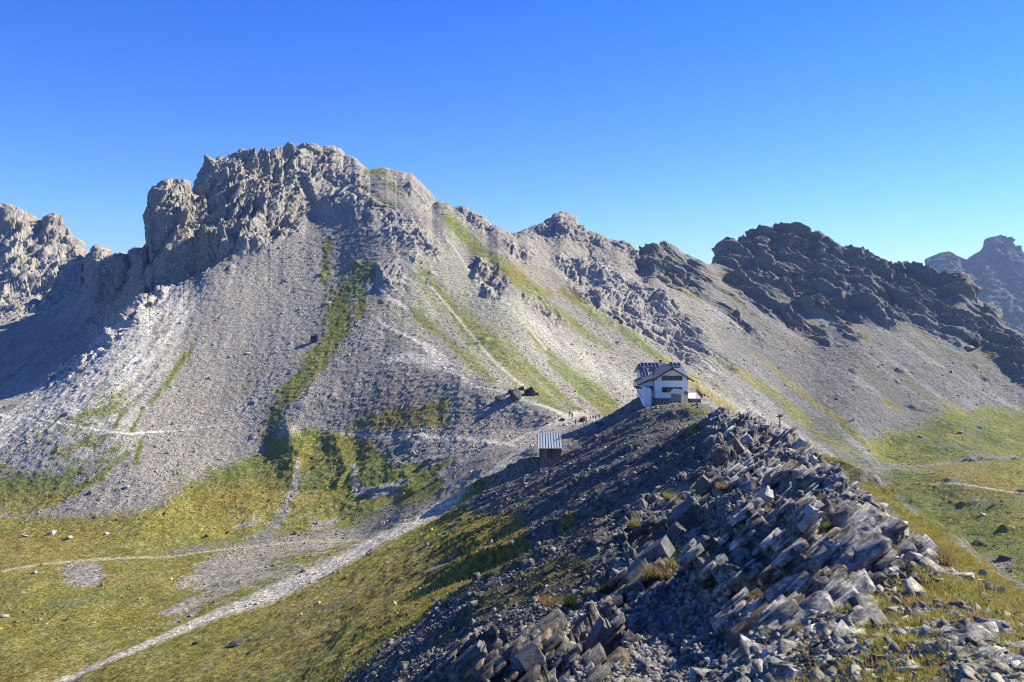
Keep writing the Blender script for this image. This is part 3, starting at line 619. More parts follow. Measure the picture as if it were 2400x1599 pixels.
# ------------------------------------------------------------------ rocks
def hull(points):
    bm = bmesh.new()
    for p in points: bm.verts.new(p)
    r = bmesh.ops.convex_hull(bm, input=bm.verts[:]); bmesh.ops.delete(bm, geom=[v for v in bm.verts if not v.link_faces], context='VERTS')
    bmesh.ops.dissolve_limit(bm, angle_limit=.12, verts=bm.verts[:], edges=bm.edges[:]); return bm
def rock_points(rs, sx, sy, sz, n_=18, boxy=.7):
    out = []
    for k in range(n_):
        p = rs.normal(size=3); p /= np.abs(p).max()*boxy+np.linalg.norm(p)*(1-boxy); out.append(Vector((p[0]*sx/2*rs.uniform(.82, 1.05), p[1]*sy/2*rs.uniform(.82, 1.05), p[2]*sz/2*rs.uniform(.82, 1.05))))
    return out
def block_points(rs, sx, sy, sz, jit=.13):
    out = []
    for a in (-1, 1):
        for b in (-1, 1):
            for c in (-1, 1):
                q = Vector((a*sx/2*(1-rs.uniform(0, jit*2)), b*sy/2*(1-rs.uniform(0, jit*2)), c*sz/2*(1-rs.uniform(0, jit))))
                if rs.random() < .22: out += [Vector((q.x*.62, q.y, q.z)), Vector((q.x, q.y*.62, q.z)), Vector((q.x, q.y, q.z*.6))]
                else: out.append(q)
    return out
protos = []
for k in range(14):
    rs = np.random.default_rng(100+k); bm = hull(block_points(rs, 1, rs.uniform(.6, .95), rs.uniform(.3, .7), .3)); bmesh.ops.triangulate(bm, faces=bm.faces[:])
    bm.verts.index_update(); protos.append((np.array([v.co[:] for v in bm.verts], np.float32), np.array([[v.index for v in f.verts] for f in bm.faces], np.int32))); bm.free()
def tri_mesh(name, co, tri, mat, cols=None):
    me = bpy.data.meshes.new(name); me.vertices.add(len(co)); me.vertices.foreach_set('co', co.astype(np.float32).ravel())
    me.loops.add(tri.size); me.loops.foreach_set('vertex_index', tri.astype(np.int32).ravel()); me.polygons.add(len(tri)); me.polygons.foreach_set('loop_start', np.arange(0, tri.size, 3, dtype=np.int32))
    me.update()
    if cols is not None:
        at_ = me.attributes.new('ground', 'FLOAT_COLOR', 'POINT'); at_.data.foreach_set('color', np.concatenate([cols, np.ones((len(cols), 1))], 1).astype(np.float32).ravel())
    me.materials.append(mat); return link(name, me)
def rotm(n_, rng, flat=.5):
    a = rng.uniform(0, 2*np.pi, n_); bx = rng.normal(0, flat, n_); by = rng.normal(0, flat, n_)
    def R_(ax, t):
        c, s_ = np.cos(t), np.sin(t); m = np.zeros((n_, 3, 3)); m[:, ax, ax] = 1; i, j = [(1, 2), (0, 2), (0, 1)][ax]; m[:, i, i] = c; m[:, j, j] = c; m[:, i, j] = -s_; m[:, j, i] = s_; return m
    return R_(1, by)@R_(0, bx)@R_(2, a)
def scatter(name, weight, count, size_fn, mat, seed, tone=(.8, 1.5), sink=.25, base=None, flat=.5):
    rng = np.random.default_rng(seed); w_ = np.clip(weight, 0, None).ravel().astype(np.float64); cs = np.cumsum(w_); idx = np.searchsorted(cs, rng.random(count)*cs[-1]); idx = np.minimum(idx, w_.size-1)
    pos = np.stack([X2.ravel()[idx], Y2.ravel()[idx], Z2.ravel()[idx]], 1); pos[:, 0] += rng.normal(0, .0008, count)*pos[:, 1]
    c0 = colr.reshape(-1, 3)[idx]
    if base is not None: c0 = c0*.35+np.array(base)*.65
    c0 = c0*rng.uniform(tone[0], tone[1], (count, 1)); sz = size_fn(rng, pos[:, 1], count); kk = rng.integers(0, len(protos), count)
    cos, tris, cols, off = [], [], [], 0; RM = rotm(count, rng, flat)
    for k, (pv, pf) in enumerate(protos):
        m = np.where(kk == k)[0]
        if not len(m): continue
        v = np.einsum('nij,pj->npi', RM[m], pv)*sz[m][:, None, None]+pos[m][:, None]; v[..., 2] += (sz[m]*(.25-sink))[:, None]
        cos.append(v.reshape(-1, 3)); tris.append((pf[None]+(np.arange(len(m))*len(pv))[:, None, None]+off).reshape(-1, 3)); cols.append(np.repeat(c0[m], len(pv), 0)); off += len(m)*len(pv)
    return tri_mesh(name, np.concatenate(cos), np.concatenate(tris), mat, np.concatenate(cols))
STONE = terrain_mat('loose_stone', 2.2, 9, .25, .04)
scr_w = np.clip(1-pathm*3, 0, 1)*np.clip(1-gr*1.3, 0, 1)*np.clip(1-rock, 0, 1)
tag(scatter('scree_stones', scr_w*(DD > 210)*(DD < 560)*(.15+np.clip(n1+.2, 0, 1))+.06*(DD > 150)*(DD < 400)*(1-rock), 42000, lambda r, d, n_: np.clip(r.lognormal(-1.15, .6, n_), .2, 2.6), STONE, 11, (.6, 1.45)), None, None, kind='stuff')
rub_w = (DD < 225)*(DD > 24)*(ridge_m*.55*(1-nearrock)+nearrock*.02+poly_mask([(850,1599),(1000,1470),(1150,1420),(1400,1340),(1480,1280),(1500,1420),(1300,1480),(1150,1500),(1000,1640)], 20))*(1-gr*.8)
tag(scatter('slope_rubble', rub_w, 30000, lambda r, d, n_: np.clip(r.lognormal(-1.95, .6, n_)*np.clip(d/60, .7, 1.6), .05, 1.1), STONE, 12, (.6, 1.7), base=(.17, .16, .15)), None, None, kind='stuff')
nr_w = (DD < 60)*(DD > 9)*(nearrock*.02+.6*poly_mask([(1000,1640),(1120,1520),(1330,1440),(1500,1340),(1560,1240),(1700,1180),(1900,1190),(1760,1230),(1640,1330),(1690,1400),(1840,1480),(1700,1640)], 20)*(1-corem)+.2*shelf*(1-gr)+.02*shelf)
tag(scatter('gravel_stones', nr_w, 34000, lambda r, d, n_: np.clip(r.lognormal(-2.85, .65, n_)*np.clip(d/18, .8, 1.9), .03, .7), STONE, 13, (.7, 1.6), base=(.25, .24, .225), flat=.7), None, None, kind='stuff')
# flat plates of shale lying on the shelf and along the crest
pl_w = (DD < 75)*(DD > 9)*(poly_mask([(1750,1560),(1800,1500),(1960,1440),(2050,1450),(1990,1520),(1850,1580),(1740,1640)], 14)+poly_mask([(2180,1480),(2260,1470),(2420,1560),(2420,1640),(2260,1640)], 14)+poly_mask([(1960,1370),(2140,1330),(2180,1350),(2100,1390),(2000,1430)], 12)*.8+stroke([(1780,1010,12),(1870,1050,14),(1950,1130,18),(2060,1240,22),(2160,1310,22)])*.6+.10*shelf)
def plates(r, d, n_): return np.clip(r.lognormal(-1.35, .5, n_)*np.clip(d/22, .7, 1.8), .1, 1.0)
_p = protos; protos = [(v*np.array([1, 1, .28], np.float32), f) for v, f in _p]
tag(scatter('shale_plates', pl_w, 4200, plates, STONE, 14, (.8, 1.5), base=(.42, .40, .37), flat=.45), None, None, kind='stuff'); protos = _p

def bed_frame(rs, jit=.18):
    s_ = Vector((-.64, .16, .75)).normalized(); t_ = Vector((.77, 0, .64)); y_ = s_.cross(t_).normalized(); t_ = y_.cross(s_).normalized()
    m = Matrix((t_, y_, s_)).transposed().to_4x4(); return m@Matrix.Rotation(rs.normal(0, jit), 4, 'X')@Matrix.Rotation(rs.normal(0, jit), 4, 'Y')@Matrix.Rotation(rs.normal(0, jit*1.5), 4, 'Z')
def rock_mat(name, col, sc=1.0):
    if name in MATS: return MATS[name]
    m, nt, b = new_mat(name, .9, .2); v = mapped(nt); v2 = mapped(nt, (1, 1, 7))
    a = noise(nt, v, 1.3*sc, 8, .7); c = ramp(nt, a, tuple(q*.5 for q in col), tuple(q*1.45 for q in col), .3, .72)
    l = noise(nt, v2, 1.6*sc, 6, .7); c = mul(nt, c, ramp(nt, l, (.62, .60, .58), (1.3, 1.3, 1.3), .36, .62)); nt.links.new(c, b.inputs['Base Color'])
    p = bump(nt, b, a, .12/sc); bump(nt, b, l, .07/sc, 1, p); MATS[name] = m; return m
ROCKM = {'slate': ((.15, .15, .15), 1.4), 'tan': ((.20, .17, .13), 1.4), 'pale': ((.36, .35, .33), 1.4), 'lime': ((.42, .40, .37), .5), 'dark': ((.06, .058, .06), .5), 'grey': ((.24, .235, .23), .5)}
def boulder(u, v, wpx, hpx, depth, mat, label, cat='boulder', group=None, lo_=5, hi_=900, seed=0, bedded=True, name='boulder', plates_=0, sink=.3):
    rs = np.random.default_rng(seed+int(u*7+v)); p = hit(u, v+hpx*.35, lo_, hi_); k = p.y/F; w_, h_ = wpx*k, hpx*k
    if bedded and lo_ < 60: w_ *= .82; h_ *= .66
    d_ = depth*w_
    fr = bed_frame(rs) if bedded else Matrix.Rotation(rs.uniform(0, 6.28), 4, 'Z')@Matrix.Rotation(rs.normal(0, .2), 4, 'X')
    mb = MB(); mb.bm.free(); bms = []
    if plates_:   # a block split into beds: stacked plates of unlike outline
        z_ = -h_/2
        bm = bmesh.new()
        for q in range(plates_):
            th = h_/plates_*rs.uniform(.7, 1.3); sh = hull([Vector((a.x+rs.normal(0, .05)*w_, a.y, a.z+z_+th/2)) for a in block_points(rs, w_*rs.uniform(.8, 1.1), d_*rs.uniform(.8, 1.1), th*1.02)])
            me_ = bpy.data.meshes.new('tmp'); sh.to_mesh(me_); sh.free(); bm.from_mesh(me_); bpy.data.meshes.remove(me_); z_ += th*.93
    elif bedded: bm = hull(block_points(rs, w_*1.05, d_*1.05, h_*1.05, .16))
    else: bm = hull(rock_points(rs, w_*1.1, d_*1.1, h_*1.15, 12, .3)) if mat == 'dark' else hull(rock_points(rs, w_, d_, h_, 22, .7))
    bmesh.ops.transform(bm, matrix=fr if bedded else fr, verts=bm.verts[:])
    if not plates_:
        bmesh.ops.bevel(bm, geom=bm.edges[:], offset=min(w_, h_)*.035, segments=1, affect='EDGES')
    bmesh.ops.recalc_face_normals(bm, faces=bm.faces[:])
    me = bpy.data.meshes.new(name); bm.to_mesh(me); bm.free(); c, sc = ROCKM[mat]; me.materials.append(rock_mat('rock_'+mat, c, sc))
    o = link(name, me); o.location = p+Vector((0, 0, h_*(.5-sink)*.8)); tag(o, label, cat, group); return o
def bedded(name, poly, count, sz, label, seed,  tone=(.20, .50), dmax=140, dmin=8):
    rng = np.random.default_rng(seed); w_ = (poly_mask(poly, 10)*(DD < dmax)*(DD > dmin)).ravel().astype(np.float64); cs = np.cumsum(w_); idx = np.minimum(np.searchsorted(cs, rng.random(count)*cs[-1]), w_.size-1)
    pos = np.stack([X2.ravel()[idx], Y2.ravel()[idx], Z2.ravel()[idx]], 1); cos, tris, cols = [], [], []; off = 0
    for q in range(count):
        S_ = rng.lognormal(0, .35)*sz; bm = hull(block_points(rng, S_*rng.uniform(1.3, 3.0), S_*rng.uniform(1.0, 2.0), S_*rng.uniform(.16, .45))); bmesh.ops.triangulate(bm, faces=bm.faces[:])
        bmesh.ops.transform(bm, matrix=Matrix.Translation(Vector(pos[q])-Vector((.1, -.35, .3))*S_*.55)@bed_frame(rng, .025), verts=bm.verts[:]); bm.verts.index_update()
        v = np.array([a.co[:] for a in bm.verts]); t_ = np.array([[a.index for a in f.verts] for f in bm.faces]); bm.free()
        c = np.array([1, .955, .88])*rng.uniform(*tone) if rng.random() > .15 else np.array([.22, .175, .12])*rng.uniform(.7, 1.3)
        cos.append(v); tris.append(t_+off); off += len(v); cols.append(np.repeat(c[None], len(v), 0))
    o = tri_mesh(name, np.concatenate(cos), np.concatenate(tris), STONE, np.concatenate(cols)); tag(o, label, 'rock outcrop', 'bedded outcrops of the near crag') if label else tag(o, None, None, kind='stuff')
bedded('rock_outcrop', [(1700,1390),(1650,1320),(1760,1230),(1860,1170),(1970,1180),(2110,1265),(2180,1330),(2060,1375),(1960,1430),(1850,1490),(1730,1520)], 1800, .30, "bedded outcrop of stacked slabs leaning left, beside the grassy shelf", 1)
bedded('rock_outcrop', [(1680,965),(1760,970),(1870,1035),(1940,1110),(1900,1170),(1760,1170),(1650,1080)], 900, .45, "top of the near crag, broken slabs below the trail signpost", 2)
bedded('rock_outcrop', [(1560,1190),(1640,1090),(1690,1160),(1700,1220),(1620,1330),(1530,1420),(1440,1390),(1450,1330)], 260, .55, "dark slab outcrop on the left edge of the crag, above the yellow tufts", 3, (.10, .2))
bedded('rock_outcrop', [(1010,1640),(1040,1560),(1130,1490),(1260,1490),(1330,1560),(1300,1640)], 220, .45, "dark layered outcrop at the bottom centre edge of the picture", 4, (.09, .2))
bedded('rock_outcrop', [(1200,1640),(1340,1520),(1420,1440),(1450,1430),(1470,1500),(1400,1600)], 80, .4, "shaded slabs below the bright-topped dark block", 5, (.10, .24))
bedded('shale_ledge', [(1640,1640),(1720,1540),(1840,1470),(1960,1415),(1900,1480),(1800,1560),(1720,1640)], 420, .14, None, 6, (.2, .45))
bedded('pale_slabs', [(2160,1440),(2250,1470),(2420,1590),(2420,1660),(2300,1640),(2200,1520)], 260, .13, None, 7, (.3, .5))
BL = [
 (1722,1034,46,56,.9,'tan',"upright tan block at the top of the near crag, pale slab at its right",1,0,50),
 (1752,1026,30,50,.8,'pale',"pale slab leaning against the tan block near the top of the crag",1,0,50),
 (1690,1076,44,44,1.0,'tan',"dark stack of thin slabs just below the upright tan block",1,4,40),
 (1660,1124,48,66,.8,'tan',"tall brown slab standing on the left edge of the crag",1,0,35),
 (1630,1190,84,76,.8,'slate',"largest dark slab on the left edge of the crag, with sunlit flat top",1,0,30),
 (1584,1228,56,66,.8,'slate',"grey pointed block in front of the largest dark slab",1,0,25),
 (1545,1282,92,62,.8,'slate',"broad smooth dark slab lying above the grass tufts",1,0,25),
 (1495,1330,86,62,.8,'slate',"dark cracked slab left of the yellow grass tufts",1,0,22),
 (1534,1166,26,24,1.0,'tan',"small square tan block on the rubble edge left of the crag",1,0,30),
 (1481,1216,28,26,1.0,'tan',"small brown cube of rock alone on the rubble slope",1,0,30),
 (1513,1190,28,14,1.2,'slate',"low flat stone between the two small tan blocks",1,0,30),
 (1732,1204,50,40,.8,'pale',"blue-grey block in the middle of the crag rubble",1,0,20),
 (1412,1486,74,64,.9,'slate',"big dark block with bright flat top at the bottom of the slope",1,3,12),
 (1392,1540,60,70,.8,'slate',"fluted dark block below the bright-topped block",1,4,12),
 (1546,1520,22,36,.6,'pale',"small pointed pale stone in the shaded gravel",1,0,12),
 (1118,1530,110,90,.7,'slate',"bedded dark outcrop block at the bottom centre edge",1,6,12),
 (1252,1550,80,70,.8,'slate',"rounded dark block right of the bedded outcrop at the bottom edge",1,0,12),
 (2132,1314,66,34,.8,'slate',"long split grey block at the right end of the bedded outcrop",1,3,12),
 (2182,1288,52,20,1.0,'pale',"sunlit thin pale slab behind the long split block",1,2,12),
 (1965,1304,48,46,.9,'pale',"sunlit pale boulder wedged in the bedded outcrop",1,0,12),
 (1885,1210,96,34,.9,'pale',"bright flat-topped slab on the lip of the bedded outcrop",1,2,12),
 (1905,1076,28,20,.9,'pale',"split pale stone on the grassy crest, nearer of two",1,2,40),
 (1874,1050,40,22,.9,'pale',"pale cracked boulder on the grassy crest, farther of two",1,0,50),
 (1826,1012,26,18,.9,'pale',"rounded pale rock at the foot of the trail signpost",0,0,60),
 (1795,1000,24,16,1.0,'pale',"pale rock on the crest left of the trail signpost",0,0,60),
 (1768,1210,44,26,1.0,'pale',"tilted pale slab beside the blue-grey block",1,2,20),
 (1800,1160,56,28,1.0,'pale',"wide blue-white slab high on the middle of the crag",1,2,20),
 (2040,1265,60,26,.9,'pale',"stepped pale slab on the right rim of the bedded outcrop",1,3,12),
 (1990,1225,56,26,.9,'pale',"white stepped slab on the upper rim of the bedded outcrop",1,3,12),
 (2300,1345,40,18,1.0,'pale',"flat pale stone half sunk in the crest grass",1,0,12),
 (1850,1580,70,26,.9,'pale',"light slab lying in the grass at the bottom edge",1,2,9),
 (2010,1520,46,24,.9,'pale',"tilted light stone among plates on the grassy shelf",1,0,9),
]
for (u, v, w_, h_, dp, mt, lb, bd, pl, lo_) in BL:
    boulder(u, v, w_, h_, dp, mt, lb, 'rock', lo_=lo_, hi_=200, bedded=bool(bd), plates_=pl, sink=.42, group='large blocks of the near crag')
FB = [
 (122,1248,24,14,'lime',"largest white boulder on the meadow above the footpath"),(165,1259,14,9,'lime',"white boulder just right of the largest one on the meadow"),
 (251,1250,14,7,'lime',"flat white boulder above the brown earth bank"),(82,1341,13,9,'lime',"white boulder resting beside the footpath at far left"),
 (95,1452,11,6,'lime',"small white boulder alone in the lower left meadow"),(12,1444,18,9,'lime',"pale slab at the left border of the lower meadow"),
 (60,1256,22,6,'lime',"long low white boulder at the foot of the scree"),(1001,1275,14,10,'grey',"lone grey boulder right of the gravel track"),
 (552,1508,34,14,'dark',"dark rock outcrop in the grass right of the gravel track"),(460,1506,22,12,'dark',"small dark rock at the right border of the gravel track"),
 (705,1440,10,8,'lime',"small pale stone in the grass beyond the dark outcrop"),(748,1412,9,8,'lime',"pale stone in green grass near the bend of the track"),
 (740,791,26,20,'dark',"dark boulder left of the long green patch on the mountain"),(300,1142,20,10,'lime',"white boulder low on the big scree"),
 (645,826,9,7,'lime',"white stone high on the big scree, right of a flat one"),(580,827,14,5,'lime',"flat white stone high on the big scree"),
 (538,836,11,7,'lime',"white stone on the left half of the big scree"),(770,710,16,8,'lime',"white block at the upper left corner of the green patch"),
 (2352,1306,40,18,'dark',"dark boulder pile on the right valley meadow"),(1960,934,9,6,'dark',"dark stone on the scree far behind the signpost"),
 (2229,871,10,6,'dark',"dark stone high on the right-hand scree"),(2283,800,34,28,'dark',"jagged dark rock standing above the right-hand scree"),
 (2272,812,22,14,'grey',"grey boulder left of the jagged dark rock on the right slope"),(2156,1022,12,7,'grey',"grey boulder where the right scree meets the meadow"),
 (2290,1000,18,7,'grey',"flat grey boulder at the upper edge of the right meadow"),(2250,1012,12,6,'grey',"small grey boulder at the upper edge of the right meadow"),
 (2300,1206,18,8,'lime',"pale boulder in the middle of the right meadow"),(2330,1182,20,6,'dark',"low dark rock beyond the pale boulder in the right meadow"),
 (2395,1150,22,9,'dark',"dark rock at the right border beside the meadow path")]
for (u, v, w_, h_, mt, lb) in FB: boulder(u, v, w_, h_, .9, mt, lb, 'boulder', lo_=95, hi_=800, bedded=False, group='boulders on the slopes and meadows')
for q, (u, v, a_, b_) in enumerate([(1196,916,16,16),(1222,908,18,18),(1256,922,18,12)]): boulder(u, v, a_, b_, .8, 'dark', ['left spike of the jagged black outcrop above the saddle','tallest middle spike of the jagged black outcrop above the saddle','low right foot of the jagged black outcrop above the saddle'][q], 'rock outcrop', 'spikes of the jagged black outcrop', lo_=230, bedded=False, name='rock_spike', seed=9)
# dark jagged outcrop above the saddle
boulder(1208,922,56,30,.7,'dark',"jagged black rock outcrop above the trail to the saddle",'rock outcrop',lo_=230,bedded=False,name='rock_outcrop')
boulder(1240,914,34,34,.7,'dark',"pointed black rock at the right end of the jagged outcrop",'rock outcrop',lo_=230,bedded=False,name='rock_outcrop')
boulder(1172,932,34,14,.8,'dark',"low black rock left of the jagged outcrop by the trail",'rock outcrop',lo_=230,bedded=False,name='rock_outcrop')

# ------------------------------------------------------------------ grass
def blade_mat(name, a, b_):
    m, nt, b = new_mat(name, .8, .15); at_ = nt.nodes.new('ShaderNodeAttribute'); at_.attribute_name = 'ground'; nt.links.new(at_.outputs['Color'], b.inputs['Base Color'])
    tr = nt.nodes.new('ShaderNodeBsdfTranslucent'); nt.links.new(at_.outputs['Color'], tr.inputs[0]); mx = nt.nodes.new('ShaderNodeMixShader'); mx.inputs[0].default_value = .45
    nt.links.new(b.outputs[0], mx.inputs[1]); nt.links.new(tr.outputs[0], mx.inputs[2]); nt.links.new(mx.outputs[0], nt.nodes['Material Output'].inputs[0]); return m
BLADE = blade_mat('grass_blade', 0, 0)
def blades(rng, pos, h, w_, nb, spread, lean, cols):
    """pos (n,3) roots of tufts -> vertices, triangles, colours"""
    n_ = len(pos); N = n_*nb; P_ = np.repeat(pos, nb, 0); hh = np.repeat(h, nb)*rng.uniform(.5, 1.1, N); ww = np.repeat(w_, nb); sp = np.repeat(spread, nb)
    a = rng.uniform(0, 2*np.pi, N); r = np.sqrt(rng.random(N))*sp; base = P_+np.stack([np.cos(a)*r, np.sin(a)*r, np.zeros(N)-hh*.1], 1)
    le = lean*hh*rng.uniform(.2, 1.2, N); a2 = a+rng.normal(0, .6, N); mid = base+np.stack([np.cos(a2)*le*.4, np.sin(a2)*le*.4, hh*.6], 1); tip = base+np.stack([np.cos(a2)*le, np.sin(a2)*le, hh], 1)
    t_ = rng.uniform(0, 2*np.pi, N); sd = np.stack([np.cos(t_), np.sin(t_), np.zeros(N)], 1)*(ww/2)[:, None]
    v = np.stack([base-sd, base+sd, mid+sd*.7, mid-sd*.7, tip], 1).reshape(-1, 3); k = np.arange(N)[:, None]*5
    tri = np.stack([k+np.array([0, 1, 2]), k+np.array([0, 2, 3]), k+np.array([3, 2, 4])], 1).reshape(-1, 3)
    c = np.repeat(cols, nb, 0)*rng.uniform(.65, 1.35, (N, 1)); c = np.repeat(c, 5, 0); return v, tri, c
GC = np.array([[.34,.29,.07],[.22,.25,.05],[.44,.33,.11],[.36,.22,.07],[.50,.42,.18]])
def grass_field(name, weight, n_, hf, seed, nb=9):
    rng = np.random.default_rng(seed); w_ = np.clip(weight, 0, None).ravel().astype(np.float64); cs = np.cumsum(w_); idx = np.minimum(np.searchsorted(cs, rng.random(n_)*cs[-1]), w_.size-1)
    pos = np.stack([X2.ravel()[idx], Y2.ravel()[idx], Z2.ravel()[idx]], 1); d = pos[:, 1]; pos[:, :2] += rng.normal(0, 1, (n_, 2))*(d*.0008)[:, None]
    h = hf(rng, d, n_); kk = np.clip((n1.ravel()[idx]*2.2+1.6+rng.normal(0, .9, n_)).astype(int), 0, 4)
    v, t_, c = blades(rng, pos, h, h*.055+d*.00022, nb, h*.5, .75, GC[kk]); o = tri_mesh(name, v, t_, BLADE, c); tag(o, None, None, kind='stuff'); return o
shg = (DD < 26)*shelf*np.clip(gr*1.2, 0, 1)
grass_field('shelf_grass', shg, 16000, lambda r, d, n_: r.lognormal(-2.65, .4, n_)*np.clip(d/14, .8, 1.4), 31, 9)
crg = (DD < 130)*(DD > 18)*(1-shelf)*gr*stroke([(1700,965,14),(1790,990,14),(1840,1000,18),(1900,1050,22),(1990,1110,34),(2080,1190,40),(2180,1260,44),(2280,1330,50),(2400,1420,60),(2600,1560,80)])
grass_field('crest_grass', crg, 15000, lambda r, d, n_: r.lognormal(-2.25, .4, n_)*np.clip(d/40, .7, 1.6), 32, 8)
slg = (DD < 200)*(DD > 24)*gr*ridge_m
grass_field('slope_grass', slg, 9000, lambda r, d, n_: r.lognormal(-1.9, .35, n_)*np.clip(d/70, .6, 1.4), 33, 7)
mdw = gr*(1-np.clip(pathm*2, 0, 1))*(1-ridge_m)*(1-rock)
grass_field('meadow_tussocks', mdw*(DD > 95)*(DD < 330), 26000, lambda r, d, n_: r.lognormal(-1.45, .4, n_)*np.clip(d/200, .7, 1.4), 34, 5)
def tuft(u, v, px, label, pal, lo_=9, hi_=120, nb=240):
    p = hit(u, v, lo_, hi_); k = p.y/F*px; rng = np.random.default_rng(int(u+v)); n_ = 7
    pos = np.stack([rng.normal(0, k*.25, n_), rng.normal(0, k*.25, n_), rng.normal(0, k*.03, n_)], 1)
    vv, t_, c = blades(rng, pos, np.full(n_, k*.62), np.full(n_, k*.02+.004), nb//n_*2, np.full(n_, k*.2), .8, np.array(pal)[rng.integers(0, len(pal), n_)])
    o = tri_mesh('grass_tuft', vv, t_, BLADE, c); o.location = p; tag(o, label, 'grass tuft', 'grass tufts among the near rocks')
YG = [[.24,.24,.05],[.30,.27,.09],[.16,.20,.04]]; DG = [[.05,.075,.02],[.07,.09,.03]]; BR = [[.28,.20,.08],[.20,.13,.05],[.30,.25,.12]]
for a in [(1548,1352,50,"yellow grass tuft below the broad dark slab, left of its greener neighbour",BR),(1585,1336,46,"bright yellow-green grass tuft at the edge of the shaded gravel",YG),
          (1655,1318,60,"dark green grass clump in shade right of the yellow tufts",DG),(1578,1176,40,"yellow-green grass tuft beside the largest dark slab",YG),
          (1386,1392,26,"small yellow grass tuft among stones above the bright-topped block",YG),(1426,1388,40,"dark green clump beside the small yellow tuft",DG),
          (1340,1425,50,"dark green clump under the dry grass fringe of the rubble",DG),(1300,1420,44,"dry straw-coloured tuft on the lit rubble edge",BR),
          (1500,1240,26,"thin yellow tuft between brown stones left of the crag",YG),(1880,1488,36,"straw tuft on the left tip of the grassy shelf",BR),
          (2200,1322,60,"brown-green tuft right of the long split block",BR),(1705,1150,30,"dry brown tuft in the crag above the blue-grey block",BR),(1930,1238,24,"tiny yellow tuft on the lip of the bedded outcrop",YG)]: tuft(*a)

# ------------------------------------------------------------------ the mountain hut
WHITE = simple('white_render', (.80, .80, .80), .8, .2, .06, 1.2); WOODD = simple('dark_timber', (.055, .035, .022), .7, .3, .4, 4, stretch=(1, 1, 6)); WOODG = simple('weathered_board', (.27, .25, .23), .8, .2, .45, 3, bmp=.02, stretch=(6, 6, .6))
SHEET = simple('pale_sheet_roof', (.42, .42, .41), .6, .5, .2, 2); TILE = simple('grey_roof_sheet', (.15, .145, .14), .7, .5, .35, 3); GLASS = simple('window_glass', (.02, .025, .03), .08, .6, .3, 2); PANEL = simple('solar_glass', (.012, .016, .045), .2, .7, .5, 1.5)
ALU = simple('aluminium', (.62, .63, .65), .35, .6, .1, 4, .6); SHUT = simple('brown_shutter', (.16, .10, .055), .7, .3, .5, 6); STONEW = simple('masonry', (.17, .165, .16), .9, .2, .65, 2.2, bmp=.12, bsc=3); REDB = simple('red_wood', (.16, .04, .03), .7, .3, .3, 4)
hx = 42.0; base = Vector((42.0, 213.0, -35.5))
H = tag(empty('mountain_hut', base), "white-walled mountain hut with gabled roofs and solar panels on the ridge", 'house')
def P_(name, mb, mats, parent=H, bevel=0): return mb.build(name, mats, parent, bevel=bevel)
m = MB(); m.prism([(37.7,-33.0),(46.4,-33.0),(46.4,-27.9),(42.05,-25.15),(37.7,-27.9)], 212, 221.5); m.box(35.4, 47.2, 219.4, 228, -37, -27.9)
m.prism([(35.4,-27.9),(47.2,-27.9),(47.2,-27.2),(35.4,-27.2)], 221.6, 226); W_ = P_('wall', m, WHITE)
m = MB(); m.prism([(34.75,-35.1),(36.5,-35.1),(36.5,-30.35),(34.75,-29.85)], 210.9, 213.6); m.box(34.9, 37.6, 213.6, 219.3, -35.4, -29.4); m.prism([(35.0,-29.4),(37.6,-29.4),(37.6,-28.2)], 213.7, 219.2); P_('side_wing', m, WHITE)
m = MB(); m.box(37.55, 46.55, 212.12, 219.3, -38.6, -33.0); m.box(35.2, 37.5, 213.7, 219, -38.8, -35.42); P_('stone_base', m, STONEW)
m = MB(); m.slab((36.4,210.9,-28.3),(42.05,210.9,-24.85),(42.05,222.6,-24.85),(36.4,221,-28.3), .22); m.slab((42.055,210.9,-24.85),(47.7,210.9,-28.3),(47.7,221,-28.3),(42.055,222.6,-24.85), .22); R1 = P_('front_roof', m, TILE)
m = MB()
for sx in (-1, 1): m.beam((42.05+sx*5.72, 210.86, -28.5), (42.05+sx*.02, 210.86, -25.02), .14, .34)
m.box(41.85, 42.25, 210.9, 212.6, -25.62, -25.3)
for sx in (-1, 1): m.box(42.05+sx*4.2-.12, 42.05+sx*4.2+.12, 211.0, 212.0, -28.05, -27.8)
m.build('barge_board', WOODD, R1)
m = MB(); m.beam((47.78,211,-28.42),(47.78,221,-28.42), .14); m.build('gutter', ALU, R1)
m = MB(); m.beam((47.75,211.3,-28.5),(46.6,211.95,-29.1), .09); m.build('gutter', ALU, R1)
m = MB(); m.slab((34.6,217.3,-28.25),(47.9,217.3,-28.0),(47.3,223.4,-25.05),(35.2,223.4,-25.05), .2); m.slab((35.2,223.41,-25.05),(47.3,223.41,-25.05),(47.9,229,-28.2),(34.6,229,-28.2), .2); R2 = P_('main_roof', m, SHEET)
m = MB()
for k in range(34):
    x0 = 34.9+k*.385; m.beam((x0, 217.4, -28.2+.08+(x0-34.6)*.019), (35.35+k*.355, 223.3, -24.98), .05, .06)
m.build('roof_seam', TILE, R2)
m = MB(); m.prism([(35.25,-27.2),(35.35,-27.2),(35.35,-25.5)], 219, 223); m.beam((34.75,217.4,-28.45),(35.2,223.4,-25.2), .12, .3); P_('gable_board', m, SHUT)
def roofpt(x, t): return Vector((x, 217.3+6.1*t, -28.2+3.15*t+(1-t)*(x-35)*.019))
